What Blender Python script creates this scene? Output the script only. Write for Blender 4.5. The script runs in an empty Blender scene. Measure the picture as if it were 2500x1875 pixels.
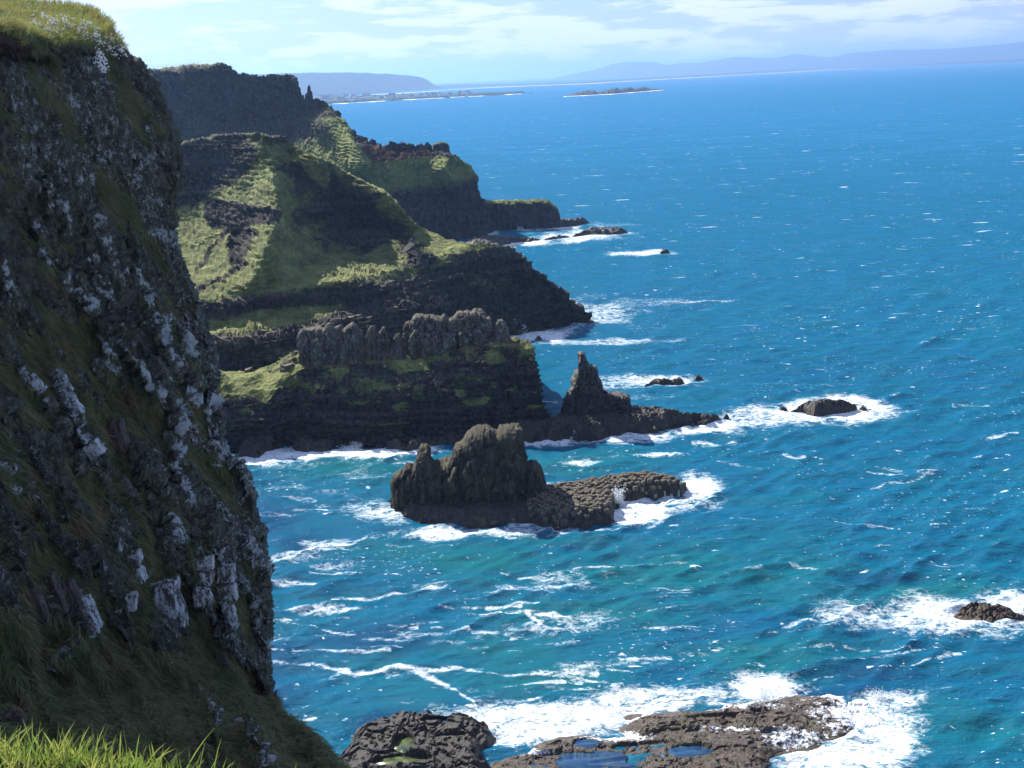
import bpy, math, random
import numpy as np
from mathutils import Matrix, Vector

random.seed(7); rng = np.random.default_rng(7)
scene = bpy.context.scene
COL = scene.collection
f32 = np.float32

# ------------------------------------------------------------------ camera
H = 90.0; FPX = 2800.0; CX, CY = 1250.0, 937.5
ROLL = math.radians(2.3); PITCH = math.atan(747.5*math.cos(ROLL)/FPX)
_f = np.array([0, math.cos(PITCH), -math.sin(PITCH)])
_r0 = np.array([1.0, 0, 0]); _u0 = np.array([0, math.sin(PITCH), math.cos(PITCH)])
_r = _r0*math.cos(ROLL) - _u0*math.sin(ROLL)
_u = _u0*math.cos(ROLL) + _r0*math.sin(ROLL)
cam_d = bpy.data.cameras.new('camera'); cam = bpy.data.objects.new('camera', cam_d); COL.objects.link(cam)
cam_d.sensor_width = 36; cam_d.lens = FPX/2500*36; cam_d.clip_start = 0.1; cam_d.clip_end = 200000
cam.matrix_world = Matrix(((_r[0], _u[0], -_f[0], 0), (_r[1], _u[1], -_f[1], 0), (_r[2], _u[2], -_f[2], H), (0, 0, 0, 1)))
scene.camera = cam

# ------------------------------------------------------------------ world, sun, exposure
SUN_AZ_LEFT, SUN_EL = math.radians(38), math.radians(37)     # left of the view direction (+Y)
Ldir = np.array([-math.sin(SUN_AZ_LEFT)*math.cos(SUN_EL), math.cos(SUN_AZ_LEFT)*math.cos(SUN_EL), math.sin(SUN_EL)])
sd = bpy.data.lights.new('sun', 'SUN'); sd.energy = 5.0; sd.angle = math.radians(0.5); sd.color = (1.0, 0.95, 0.87)
sun = bpy.data.objects.new('sun', sd); COL.objects.link(sun)
sun.rotation_euler = Vector(Ldir).to_track_quat('Z', 'Y').to_euler()
sun.location = (0, 0, 300)
scene.view_settings.view_transform = 'Standard'; scene.view_settings.look = 'None'
scene.view_settings.gamma = 1; scene.view_settings.use_curve_mapping = False
scene.view_settings.exposure = 1.05
scene.cycles.use_denoising = True
scene.cycles.max_bounces = 6
scene.cycles.sample_clamp_indirect = 1.0
scene.cycles.sample_clamp_direct = 6.0
scene.cycles.caustics_reflective = False; scene.cycles.caustics_refractive = False
scene.cycles.transparent_max_bounces = 8

def nodes_of(m):
    m.use_nodes = True
    nt = m.node_tree; nt.nodes.clear()
    return nt
class NT:
    def __init__(s, nt): s.nt = nt
    def n(s, typ, **kw):
        nd = s.nt.nodes.new(typ)
        for k, v in kw.items():
            if k.startswith('i_'):
                key = k[2:]
                key = int(key) if key.isdigit() else key.replace('_', ' ')
                tgt = nd.inputs[key]
                if isinstance(v, bpy.types.NodeSocket): s.nt.links.new(v, tgt)
                else: tgt.default_value = v
            else: setattr(nd, k, v)
        return nd
    def link(s, a, b): s.nt.links.new(a, b)
    def noise(s, vec, scale, detail=4, rough=0.55, dist=0.0):
        nd = s.n('ShaderNodeTexNoise', i_Scale=scale, i_Detail=detail, i_Roughness=rough, i_Distortion=dist)
        s.link(vec, nd.inputs['Vector']); return nd.outputs[0]
    def ramp(s, fac, stops):
        nd = s.n('ShaderNodeValToRGB'); cr = nd.color_ramp
        while len(cr.elements) < len(stops): cr.elements.new(0.5)
        for e, (p, c) in zip(cr.elements, stops):
            e.position = p; e.color = tuple(c)+(1,) if not isinstance(c, (int, float)) else (c, c, c, 1)
        s.link(fac, nd.inputs[0]); return nd.outputs[0]
    def mix(s, fac, a, b, mode='MIX'):
        nd = s.n('ShaderNodeMix', data_type='RGBA', blend_type=mode)
        for v, i in ((fac, 0), (a, 6), (b, 7)):
            if isinstance(v, bpy.types.NodeSocket): s.link(v, nd.inputs[i])
            elif isinstance(v, (int, float)): nd.inputs[i].default_value = v if i == 0 else (v, v, v, 1)
            else: nd.inputs[i].default_value = tuple(v)+(1,)
        return nd.outputs[2]
    def math(s, op, a, b=0.0, c=None, clamp=False):
        nd = s.n('ShaderNodeMath', operation=op, use_clamp=clamp)
        for v, i in ((a, 0), (b, 1), (c, 2)):
            if v is None: continue
            if isinstance(v, bpy.types.NodeSocket): s.link(v, nd.inputs[i])
            else: nd.inputs[i].default_value = v
        return nd.outputs[0]
    def maprange(s, v, a, b, c=0.0, d=1.0, smooth=False):
        nd = s.n('ShaderNodeMapRange', clamp=True)
        if smooth: nd.interpolation_type = 'SMOOTHSTEP'
        s.link(v, nd.inputs[0])
        for i, x in ((1, a), (2, b), (3, c), (4, d)):
            if isinstance(x, bpy.types.NodeSocket): s.link(x, nd.inputs[i])
            else: nd.inputs[i].default_value = x
        return nd.outputs[0]
    def mapping(s, vec, scale=(1, 1, 1), rot=(0, 0, 0), loc=(0, 0, 0)):
        nd = s.n('ShaderNodeMapping'); s.link(vec, nd.inputs[0])
        nd.inputs['Scale'].default_value = scale; nd.inputs['Rotation'].default_value = rot; nd.inputs['Location'].default_value = loc
        return nd.outputs[0]

world = bpy.data.worlds.new('World'); scene.world = world; world.use_nodes = True
g = NT(world.node_tree); g.nt.nodes.clear()
sky = g.n('ShaderNodeTexSky', sky_type='NISHITA', sun_disc=False, sun_elevation=SUN_EL)
sky.sun_rotation = -SUN_AZ_LEFT       # rotation 0 puts the sun over +Y, positive turns towards +X
sky.air_density = 1.0; sky.dust_density = 0.6; sky.ozone_density = 1.6
tc = g.n('ShaderNodeTexCoord').outputs['Generated']
sep = g.n('ShaderNodeSeparateXYZ'); g.link(tc, sep.inputs[0])
zc = g.math('MAXIMUM', sep.outputs[2], 0.0)
zi = g.math('ADD', zc, 0.055)
cx_ = g.math('DIVIDE', sep.outputs[0], zi); cy_ = g.math('DIVIDE', sep.outputs[1], zi)
cv = g.n('ShaderNodeCombineXYZ'); g.link(cx_, cv.inputs[0]); g.link(cy_, cv.inputs[1])
pv = g.n('ShaderNodeCombineXYZ'); g.link(sep.outputs[0], pv.inputs[0]); g.link(sep.outputs[1], pv.inputs[1]); g.link(g.math('MULTIPLY', sep.outputs[2], 6.0), pv.inputs[2])
n1 = g.noise(pv.outputs[0], 9.0, 10, 0.60, 0.25)
n2 = g.noise(g.mapping(pv.outputs[0], (1, 1, 1.6), (0, 0, 0), (3.1, 1, 0)), 2.3, 6, 0.55)
cum = g.maprange(g.math('ADD', g.math('MULTIPLY', n1, 0.75), g.math('MULTIPLY', n2, 0.35)), 0.525, 0.60, 0, 1, True)
veil = g.maprange(sep.outputs[2], 0.0, 0.085, 0.90, 0.05, True)
skyc = g.mix(1.0, sky.outputs[0], (0.50, 0.62, 0.95), 'MULTIPLY')
c1 = g.mix(veil, skyc, (4.9, 5.6, 7.9))
shade = g.mix(g.maprange(n2, .35, .65), (8.2, 8.4, 9.2), (6.3, 6.9, 8.4))
low = g.maprange(sep.outputs[2], 0.0, 0.25, 0.95, 0.45, True)
c2 = g.mix(g.math('MULTIPLY', cum, low), c1, shade)
bg = g.n('ShaderNodeBackground', i_Strength=0.072); g.link(c2, bg.inputs[0])
out = g.n('ShaderNodeOutputWorld'); g.link(bg.outputs[0], out.inputs[0])

# ------------------------------------------------------------------ projection helpers (photo px 2500x1875 <-> world)
def rays(u, v):
    u = np.asarray(u, float); v = np.asarray(v, float)
    a = (u-CX)/FPX; b = (CY-v)/FPX
    return _f + a[..., None]*_r + b[..., None]*_u
def at_y(u, v, Y):
    d = rays(u, v); t = np.asarray(Y, float)/d[..., 1]
    return d*t[..., None] + np.array([0, 0, H])
def at_z(u, v, z=0.0):
    d = rays(u, v); t = (np.asarray(z, float)-H)/d[..., 2]
    return d*t[..., None] + np.array([0, 0, H])
def ysea(u, v): return at_z(u, v)[..., 1]
def proj(P):
    Q = P - np.array([0, 0, H]); w = Q@_f
    return CX + FPX*(Q@_r)/w, CY - FPX*(Q@_u)/w

# ------------------------------------------------------------------ numpy noise
_perm = rng.permutation(256).astype(np.int32); _perm = np.concatenate([_perm, _perm, _perm])
_g3 = rng.normal(size=(256, 3)); _g3 /= np.linalg.norm(_g3, axis=1)[:, None]; _g3 = _g3.astype(f32)
_rnd = rng.random((256, 4)).astype(f32)
def perlin(P):
    P = P.astype(f32); i = np.floor(P).astype(np.int32); fr = P - i
    w = fr*fr*fr*(fr*(fr*6-15)+10); i &= 255
    res = 0
    for dx in (0, 1):
        for dy in (0, 1):
            for dz in (0, 1):
                h = _perm[_perm[_perm[(i[:, 0]+dx) & 255]+((i[:, 1]+dy) & 255)]+((i[:, 2]+dz) & 255)]
                gg = _g3[h]
                dot = gg[:, 0]*(fr[:, 0]-dx)+gg[:, 1]*(fr[:, 1]-dy)+gg[:, 2]*(fr[:, 2]-dz)
                wx = w[:, 0] if dx else 1-w[:, 0]; wy = w[:, 1] if dy else 1-w[:, 1]; wz = w[:, 2] if dz else 1-w[:, 2]
                res = res + dot*wx*wy*wz
    return res*1.6
def fbm(P, oct=4, gain=0.5, ridged=False):
    s = 0; a = 1.0; t = 0
    for k in range(oct):
        n = perlin(P*(2.03**k)+17.3*k)
        if ridged: n = 1-2*np.abs(n)
        s = s + a*n; t += a; a *= gain
    return s/t
def worley(P, dims=3, jit=0.9):
    """F1, F2 and a random value of the nearest cell"""
    P = P.astype(f32); i = np.floor(P).astype(np.int32); fr = P-i
    N = len(P); F1 = np.full(N, 9, f32); F2 = np.full(N, 9, f32); R = np.zeros(N, f32)
    zr = (-1, 0, 1) if dims == 3 else (0,)
    for dx in (-1, 0, 1):
        for dy in (-1, 0, 1):
            for dz in zr:
                h = _perm[_perm[_perm[(i[:, 0]+dx) & 255]+((i[:, 1]+dy) & 255)]+((i[:, 2]+dz) & 255)]
                r = _rnd[h]
                ox = dx+0.5+(r[:, 0]-.5)*jit-fr[:, 0]; oy = dy+0.5+(r[:, 1]-.5)*jit-fr[:, 1]
                d = ox*ox+oy*oy
                if dims == 3:
                    oz = dz+0.5+(r[:, 2]-.5)*jit-fr[:, 2]; d = d+oz*oz
                m = d < F1
                F2 = np.where(m, F1, np.minimum(F2, d)); R = np.where(m, r[:, 3], R); F1 = np.where(m, d, F1)
    return np.sqrt(F1), np.sqrt(F2), R
def sstep(a, b, x):
    t = np.clip((x-a)/(b-a), 0, 1); return t*t*(3-2*t)
def polydist(u, v, pts):
    """distance in px to a polyline, and signed side (negative = left of it when it runs downwards)"""
    best = np.full(u.shape, 1e9); side = np.zeros(u.shape)
    for (x0, y0), (x1, y1) in zip(pts[:-1], pts[1:]):
        dx, dy = x1-x0, y1-y0; L = dx*dx+dy*dy+1e-9
        t = np.clip(((u-x0)*dx+(v-y0)*dy)/L, 0, 1)
        d = np.hypot(u-x0-t*dx, v-y0-t*dy)
        s = -((v-y0)*dx-(u-x0)*dy)
        m = d < best
        best = np.where(m, d, best); side = np.where(m, np.sign(s), side)
    return best, side
def inpoly(u, v, poly):
    c = np.zeros(u.shape, bool); n = len(poly)
    for k in range(n):
        x0, y0 = poly[k]; x1, y1 = poly[(k+1) % n]
        if y0 == y1: continue
        m = ((y0 > v) != (y1 > v)) & (u < (x1-x0)*(v-y0)/(y1-y0)+x0)
        c ^= m
    return c
def softpoly(u, v, poly, w=8.0):
    ins = inpoly(u, v, poly); d, _ = polydist(u, v, list(poly)+[poly[0]])
    return sstep(-w, w, np.where(ins, d, -d))

# ------------------------------------------------------------------ mesh helpers
def mesh_from(name, verts, faces, mat, smooth=False, cols=None, parent=None):
    verts = np.ascontiguousarray(verts, f32); faces = np.ascontiguousarray(faces, np.int32)
    k = faces.shape[1]
    me = bpy.data.meshes.new(name)
    me.vertices.add(len(verts)); me.vertices.foreach_set('co', verts.ravel())
    me.loops.add(faces.size); me.loops.foreach_set('vertex_index', faces.ravel())
    me.polygons.add(len(faces)); me.polygons.foreach_set('loop_start', np.arange(0, faces.size, k, dtype=np.int32))
    me.polygons.foreach_set('loop_total', np.full(len(faces), k, np.int32))
    me.polygons.foreach_set('use_smooth', np.full(len(faces), bool(smooth)))
    me.update(calc_edges=True)
    if cols is not None:
        a = me.attributes.new('m', 'FLOAT_COLOR', 'POINT')
        c = np.ones((len(verts), 4), f32); c[:, :cols.shape[1]] = cols
        a.data.foreach_set('color', c.ravel())
    if mat: me.materials.append(mat)
    o = bpy.data.objects.new(name, me); COL.objects.link(o)
    if parent is not None: o.parent = parent
    return o
def tag(o, label=None, cat=None, group=None, kind=None):
    if label: o['label'] = label
    if cat: o['category'] = cat
    if group: o['group'] = group
    if kind: o['kind'] = kind
    return o
def grid_faces(nr, nc):
    i = np.arange(nr*nc).reshape(nr, nc)
    return np.stack([i[:-1, :-1], i[:-1, 1:], i[1:, 1:], i[1:, :-1]], -1).reshape(-1, 4)
def grid_normals(G):
    du = np.gradient(G, axis=1); dv = np.gradient(G, axis=0)
    n = np.cross(du, dv); n /= np.linalg.norm(n, axis=-1, keepdims=True)+1e-9
    return n
def empty(name, loc=(0, 0, 0)):
    o = bpy.data.objects.new(name, None); o.location = loc; COL.objects.link(o); return o

def loft(rows, segs, nc, wrap=(), wrapL=()):
    """rows: list of lists of (u, v, Y, *attr); linear along u; returns world grid, px grid, attrs.
    wrap: extra columns past the right end: (du, dY)"""
    R = []
    for row in rows:
        a = np.array(row, float); s = np.linspace(0, 1, nc)
        uu = a[0, 0]+(a[-1, 0]-a[0, 0])*s
        cols = [uu]+[np.interp(uu, a[:, 0], a[:, k]) for k in range(1, a.shape[1])]
        m = np.stack(cols, -1)
        for du, dY in wrap:
            e = m[-1].copy(); e[0] += du; e[2] += dY; m = np.vstack([m, e])
        for du, dY in wrapL:
            e = m[0].copy(); e[0] += du; e[2] += dY; m = np.vstack([e, m])
        R.append(m)
    out = []
    for k, n in enumerate(segs):
        for j in range(n):
            t = j/n
            out.append(R[k]*(1-t)+R[k+1]*t)
    out.append(R[-1]); A = np.array(out)
    G = at_y(A[..., 0], A[..., 1], A[..., 2])
    return G, A
def smooth_grid(A, it=2):
    for _ in range(it):
        B = A.copy()
        B[1:-1] = (A[:-2]+2*A[1:-1]+A[2:])/4
        C = B.copy(); C[:, 1:-1] = (B[:, :-2]+2*B[:, 1:-1]+B[:, 2:])/4
        A = C
    return A

# ------------------------------------------------------------------ materials
def land_material(name, gs=1.0, rock_a=(0.030, 0.027, 0.026), rock_b=(0.105, 0.092, 0.080), grass_a=(0.040, 0.070, 0.012),
                  grass_b=(0.175, 0.185, 0.045), lichen=(0.50, 0.53, 0.55), earth=(0.12, 0.055, 0.030), bump=0.35, speck=0.0, wet=0.92, strata=0.0):
    """m.r grass, m.g pale lichen, m.b red earth; gs = feature frequency multiplier"""
    m = bpy.data.materials.new(name); g = NT(nodes_of(m))
    P = g.n('ShaderNodeTexCoord').outputs['Object']
    at = g.n('ShaderNodeAttribute', attribute_name='m')
    sp = g.n('ShaderNodeSeparateColor'); g.link(at.outputs['Color'], sp.inputs[0])
    nA = g.noise(P, 0.35*gs, 5, 0.6); nB = g.noise(P, 2.2*gs, 5, 0.65); nC = g.noise(P, 9.0*gs, 4, 0.6)
    nv = g.noise(g.mapping(P, (1.6, 1.6, 0.25)), 1.1*gs, 4, 0.6)
    rock = g.mix(g.maprange(nv, 0.36, 0.66), rock_a, rock_b)
    rock = g.mix(g.maprange(nB, 0.55, 0.75), rock, tuple(min(1, c*1.5) for c in rock_b))
    rock = g.mix(g.math('MULTIPLY', g.maprange(nA, 0.5, 0.7), 0.5), rock, (0.075, 0.075, 0.035))
    ns = g.noise(g.mapping(P, (1.3, 1.3, 0.28), (0, 0, 0), (11, 5, 3)), 2.6*gs, 4, 0.65)
    rock = g.mix(g.math('MULTIPLY', g.maprange(ns, 0.56, 0.68), 0.6), rock, tuple(c*2.0 for c in rock_b))
    if strata:
        st_ = g.noise(g.mapping(P, (.018, .018, .42)), 1.0, 4, 0.6)
        rock = g.mix(g.math('MULTIPLY', g.maprange(st_, 0.50, 0.60), strata), rock, tuple(c*1.9+.01 for c in rock_b))
        rock = g.mix(g.math('MULTIPLY', g.maprange(st_, 0.46, 0.38), strata), rock, (rock_a[0]*1.3, rock_a[1]*.9, rock_a[2]*.8))
    grass = g.mix(g.maprange(nA, 0.35, 0.62), grass_a, grass_b)
    grass = g.mix(g.maprange(nB, 0.44, 0.62), grass, tuple(c*0.45 for c in grass_b))
    grass = g.mix(g.math('MULTIPLY', g.maprange(nC, 0.52, 0.66), .6), grass, tuple(c*0.30 for c in grass_b))
    grass = g.mix(g.math('MULTIPLY', g.maprange(g.noise(g.mapping(P, (1, 1, 1), (0, 0, 0), (40, 0, 7)), 0.9*gs, 5, 0.6), 0.50, 0.66), 0.65), grass, (0.21, 0.165, 0.075))
    gw = g.math('ADD', sp.outputs[0], g.math('MULTIPLY', g.math('SUBTRACT', g.math('ADD', g.math('MULTIPLY', nB, 0.6), g.math('MULTIPLY', nC, 0.4)), 0.5), 1.3))
    col = g.mix(g.maprange(gw, 0.42, 0.56), rock, grass)
    ew = g.math('ADD', sp.outputs[2], g.math('MULTIPLY', g.math('SUBTRACT', nB, 0.5), 0.9))
    col = g.mix(g.math('MULTIPLY', g.maprange(ew, 0.42, 0.62), g.math('MINIMUM', g.math('MULTIPLY', sp.outputs[2], 3.0), 1.0)), col, earth)
    spots = g.math('ADD', g.math('MULTIPLY', g.noise(g.mapping(P, (1, 1, .45)), 2.6*gs, 5, 0.7), 0.75), g.math('MULTIPLY', nC, 0.25))
    lw = g.math('ADD', g.math('MULTIPLY', sp.outputs[1], 0.42), g.math('MULTIPLY', spots, 1.0))
    col = g.mix(g.maprange(lw, 0.645, 0.735), col, lichen)
    if speck: col = g.mix(g.math('MULTIPLY', g.maprange(g.noise(P, 14*gs, 2, 0.5), 0.63, 0.70), speck), col, (0.34, 0.36, 0.36))
    bs = g.n('ShaderNodeBsdfPrincipled'); g.link(col, bs.inputs['Base Color']); bs.inputs['Roughness'].default_value = wet
    bs.inputs['Specular IOR Level'].default_value = 0.2 if wet > .8 else 0.28
    hgt = g.math('ADD', g.math('MULTIPLY', nB, 0.6), g.math('MULTIPLY', nC, 0.4))
    bp = g.n('ShaderNodeBump', i_Strength=bump*2, i_Distance=0.5/gs); g.link(hgt, bp.inputs['Height'])
    g.link(bp.outputs[0], bs.inputs['Normal'])
    o = g.n('ShaderNodeOutputMaterial'); g.link(bs.outputs[0], o.inputs[0])
    return m
def plain_material(name, c1, c2=None, scale=2.0, rough=0.85, spec=0.3, trans=0.0, bump=0.0, bdist=0.1):
    m = bpy.data.materials.new(name); g = NT(nodes_of(m))
    P = g.n('ShaderNodeTexCoord').outputs['Object']
    n = g.noise(P, scale, 5, 0.6)
    col = g.mix(g.maprange(n, 0.35, 0.65), c1, c2 or tuple(c*0.7 for c in c1))
    bs = g.n('ShaderNodeBsdfPrincipled'); g.link(col, bs.inputs['Base Color']); bs.inputs['Roughness'].default_value = rough
    bs.inputs['Specular IOR Level'].default_value = spec
    if bump:
        bp = g.n('ShaderNodeBump', i_Strength=bump, i_Distance=bdist); g.link(n, bp.inputs['Height']); g.link(bp.outputs[0], bs.inputs['Normal'])
    sh = bs.outputs[0]
    if trans:
        tr = g.n('ShaderNodeBsdfTranslucent'); g.link(col, tr.inputs[0])
        mx = g.n('ShaderNodeMixShader', i_0=trans); g.link(sh, mx.inputs[1]); g.link(tr.outputs[0], mx.inputs[2]); sh = mx.outputs[0]
    o = g.n('ShaderNodeOutputMaterial'); g.link(sh, o.inputs[0])
    return m
M_near = land_material('near_cliff_rock_and_turf', 1.6, rock_a=(0.028, 0.028, 0.021), rock_b=(0.105, 0.108, 0.080), grass_a=(0.045, 0.075, 0.022),
                       grass_b=(0.16, 0.16, 0.065), lichen=(0.37, 0.41, 0.42), bump=0.5, speck=0.0, earth=(0.045, 0.030, 0.020))
M_head = land_material('headland_rock_and_grass', 0.42, strata=.28, rock_a=(0.015, 0.014, 0.016), rock_b=(0.068, 0.063, 0.058), grass_a=(0.045, 0.072, 0.013),
                       grass_b=(0.29, 0.32, 0.105), lichen=(.22, .23, .22))
M_far = land_material('far_cliff_rock_and_grass', 0.3, strata=.12, lichen=(.16, .16, .17), rock_a=(0.015, 0.014, 0.017), rock_b=(0.062, 0.058, 0.058), grass_a=(0.060, 0.095, 0.014),
                      grass_b=(0.275, 0.32, 0.085), earth=(0.07, 0.034, 0.024))
M_stack = land_material('weathered_basalt', 0.5, rock_a=(0.024, 0.021, 0.015), rock_b=(0.088, 0.079, 0.058), grass_a=(0.09, 0.085, 0.035), grass_b=(0.17, 0.14, 0.065),
                        lichen=(0.20, 0.19, 0.16), speck=0.0)
M_reef = land_material('wet_dark_basalt', 1.0, wet=.5, rock_a=(0.012, 0.010, 0.010), rock_b=(0.056, 0.047, 0.040), grass_a=(0.06, 0.075, 0.02), grass_b=(0.13, 0.14, 0.04), speck=0.2)
M_brown = land_material('brown_weedy_shelf', 0.55, wet=.42, lichen=(.82, .86, .90), rock_a=(0.026, 0.019, 0.014), rock_b=(0.105, 0.078, 0.056), grass_a=(0.06, 0.08, 0.02), grass_b=(0.20, 0.22, 0.05), speck=0.0, bump=0.35)
M_spray = plain_material('sea_spray_droplets', (0.9, 0.92, 0.93), (0.85, 0.88, 0.9), 1.2, 0.9, 0.1, trans=.75)
M_white = plain_material('sea_foam', (0.86, 0.89, 0.90), (0.74, 0.80, 0.83), 1.2, 0.9, 0.1, bump=0.6, bdist=0.4)

# ------------------------------------------------------------------ SEA
foam_shapes = []   # filled by painting below: (kind, ...)
EL = []   # (u, v, ru, rv, strength)   soft ellipses in photo px, laid on the sea plane
def E(*a): EL.append(a)
# around the central stack and its causeway
E(1400, 1235, 330, 52, .95); E(1690, 1195, 90, 40, 1.2); E(1560, 1245, 120, 42, 1.25); E(960, 1255, 110, 34, .9); E(1150, 1300, 240, 22, 1.0); E(1300, 1290, 190, 26, .8)
# foot of the near headland
E(640, 1108, 130, 24, 1.2); E(860, 1105, 220, 20, 1.15); E(1010, 1100, 120, 18, 1.1); E(1330, 1080, 130, 14, 1.0); E(1560, 1068, 160, 16, 1.0); E(740, 1130, 200, 20, .6)
E(1720, 1045, 110, 26, 1.1); E(1850, 1020, 120, 32, .85); E(1500, 935, 130, 22, .75); E(1620, 930, 110, 20, .95); E(1460, 955, 120, 16, .5); E(1560, 972, 120, 8, .6)
E(2020, 1000, 200, 42, 1.05); E(2100, 1010, 120, 30, .9); E(1900, 1045, 170, 14, .5)
E(1500, 1115, 260, 9, .55); E(1430, 1128, 60, 10, .9); E(1610, 1112, 90, 8, .9); E(1740, 1085, 170, 7, .55)
E(1345, 983, 40, 3, .95)
# foot of headland B
E(1440, 770, 170, 50, .78); E(1560, 740, 200, 18, .62); E(1330, 818, 90, 22, 1.1); E(1450, 835, 230, 9, .8); E(1700, 736, 130, 4, .8); E(1270, 805, 40, 22, 1.0)
E(1560, 800, 100, 22, .55); E(1620, 768, 120, 16, .4)
# reefs by the far promontory
E(1330, 552, 160, 10, 1.15); E(1420, 575, 130, 18, .95); E(1250, 595, 130, 12, 1.1); E(1500, 550, 110, 7, .6); E(1600, 556, 60, 4, .5); E(1560, 618, 110, 9, .95); E(1480, 628, 120, 4, .5)
E(1200, 568, 40, 8, 1.0)
# right-hand reef foam
E(2380, 1500, 420, 62, 1.0); E(2200, 1510, 260, 55, .8); E(2050, 1440, 160, 26, .45); E(2450, 1540, 150, 30, .7)
# shelf in the foreground
E(1350, 1750, 320, 58, 1.05); E(1560, 1710, 330, 40, .95); E(1880, 1690, 120, 45, 1.2); E(2120, 1790, 170, 110, .98); E(2000, 1850, 160, 60, 1.15); E(2160, 1710, 130, 40, .9); E(1800, 1660, 330, 22, .5)
E(1240, 1690, 230, 26, .5); E(980, 1710, 110, 18, .5); E(2300, 1760, 110, 60, .45)
E(1860, 1745, 70, 18, 1.3); E(1640, 1792, 90, 14, 1.1)
E(1650, 1228, 150, 44, .85); E(930, 1240, 120, 30, .7); E(1400, 1760, 500, 60, .75)
# streaks in the cove
streaks = [([(650, 1612), (760, 1618), (880, 1650), (960, 1630), (1010, 1640), (1080, 1670), (1130, 1700), (1180, 1740)], 9, .84),
           ([(1010, 1640), (1110, 1632), (1230, 1645), (1320, 1648), (1460, 1650)], 6, .8),
           ([(650, 1590), (760, 1585), (860, 1600), (960, 1592)], 5, .75), ([(650, 1433), (730, 1420), (770, 1425)], 8, .8),
           ([(800, 1456), (900, 1452), (990, 1440), (1080, 1432)], 6, .85), ([(700, 1355), (780, 1338), (860, 1330), (900, 1310)], 7, .8),
           ([(1280, 1500), (1310, 1530), (1260, 1560)], 8, .85), ([(1300, 1500), (1420, 1508)], 6, .85), ([(1240, 1568), (1400, 1575)], 5, .6),
           ([(1060, 1535), (1140, 1540)], 6, .8), ([(1100, 1480), (1240, 1482)], 4, .8), ([(655, 1520), (760, 1505)], 4, .8),
           ([(650, 1390), (730, 1375)], 4, .5), ([(700, 1245), (800, 1232), (860, 1255)], 5, .6), ([(880, 1170), (1000, 1150)], 5, .6), ([(800, 1205), (960, 1185)], 4, .5),
           ([(1500, 1440), (1640, 1450), (1800, 1438)], 5, .6), ([(1960, 1420), (2060, 1410)], 5, .6), ([(2220, 1620), (2340, 1590)], 7, .8),
           ([(900, 1330), (1100, 1350)], 4, .4), ([(1350, 1170), (1450, 1150), (1520, 1140)], 4, .45), ([(1980, 1640), (2150, 1650)], 5, .5),
           ([(1740, 1555), (1800, 1540), (1870, 1570)], 5, .6), ([(1850, 1480), (1740, 1475)], 5, .5), ([(640, 1560), (800, 1556), (980, 1560)], 8, .45)]
streaks = streaks+[([(1600, 952), (1800, 934), (1900, 940), (2080, 936)], 4, .5), ([(1680, 905), (1860, 912)], 3, .3), ([(1900, 1085), (1980, 1092)], 4, .5)]

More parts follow.
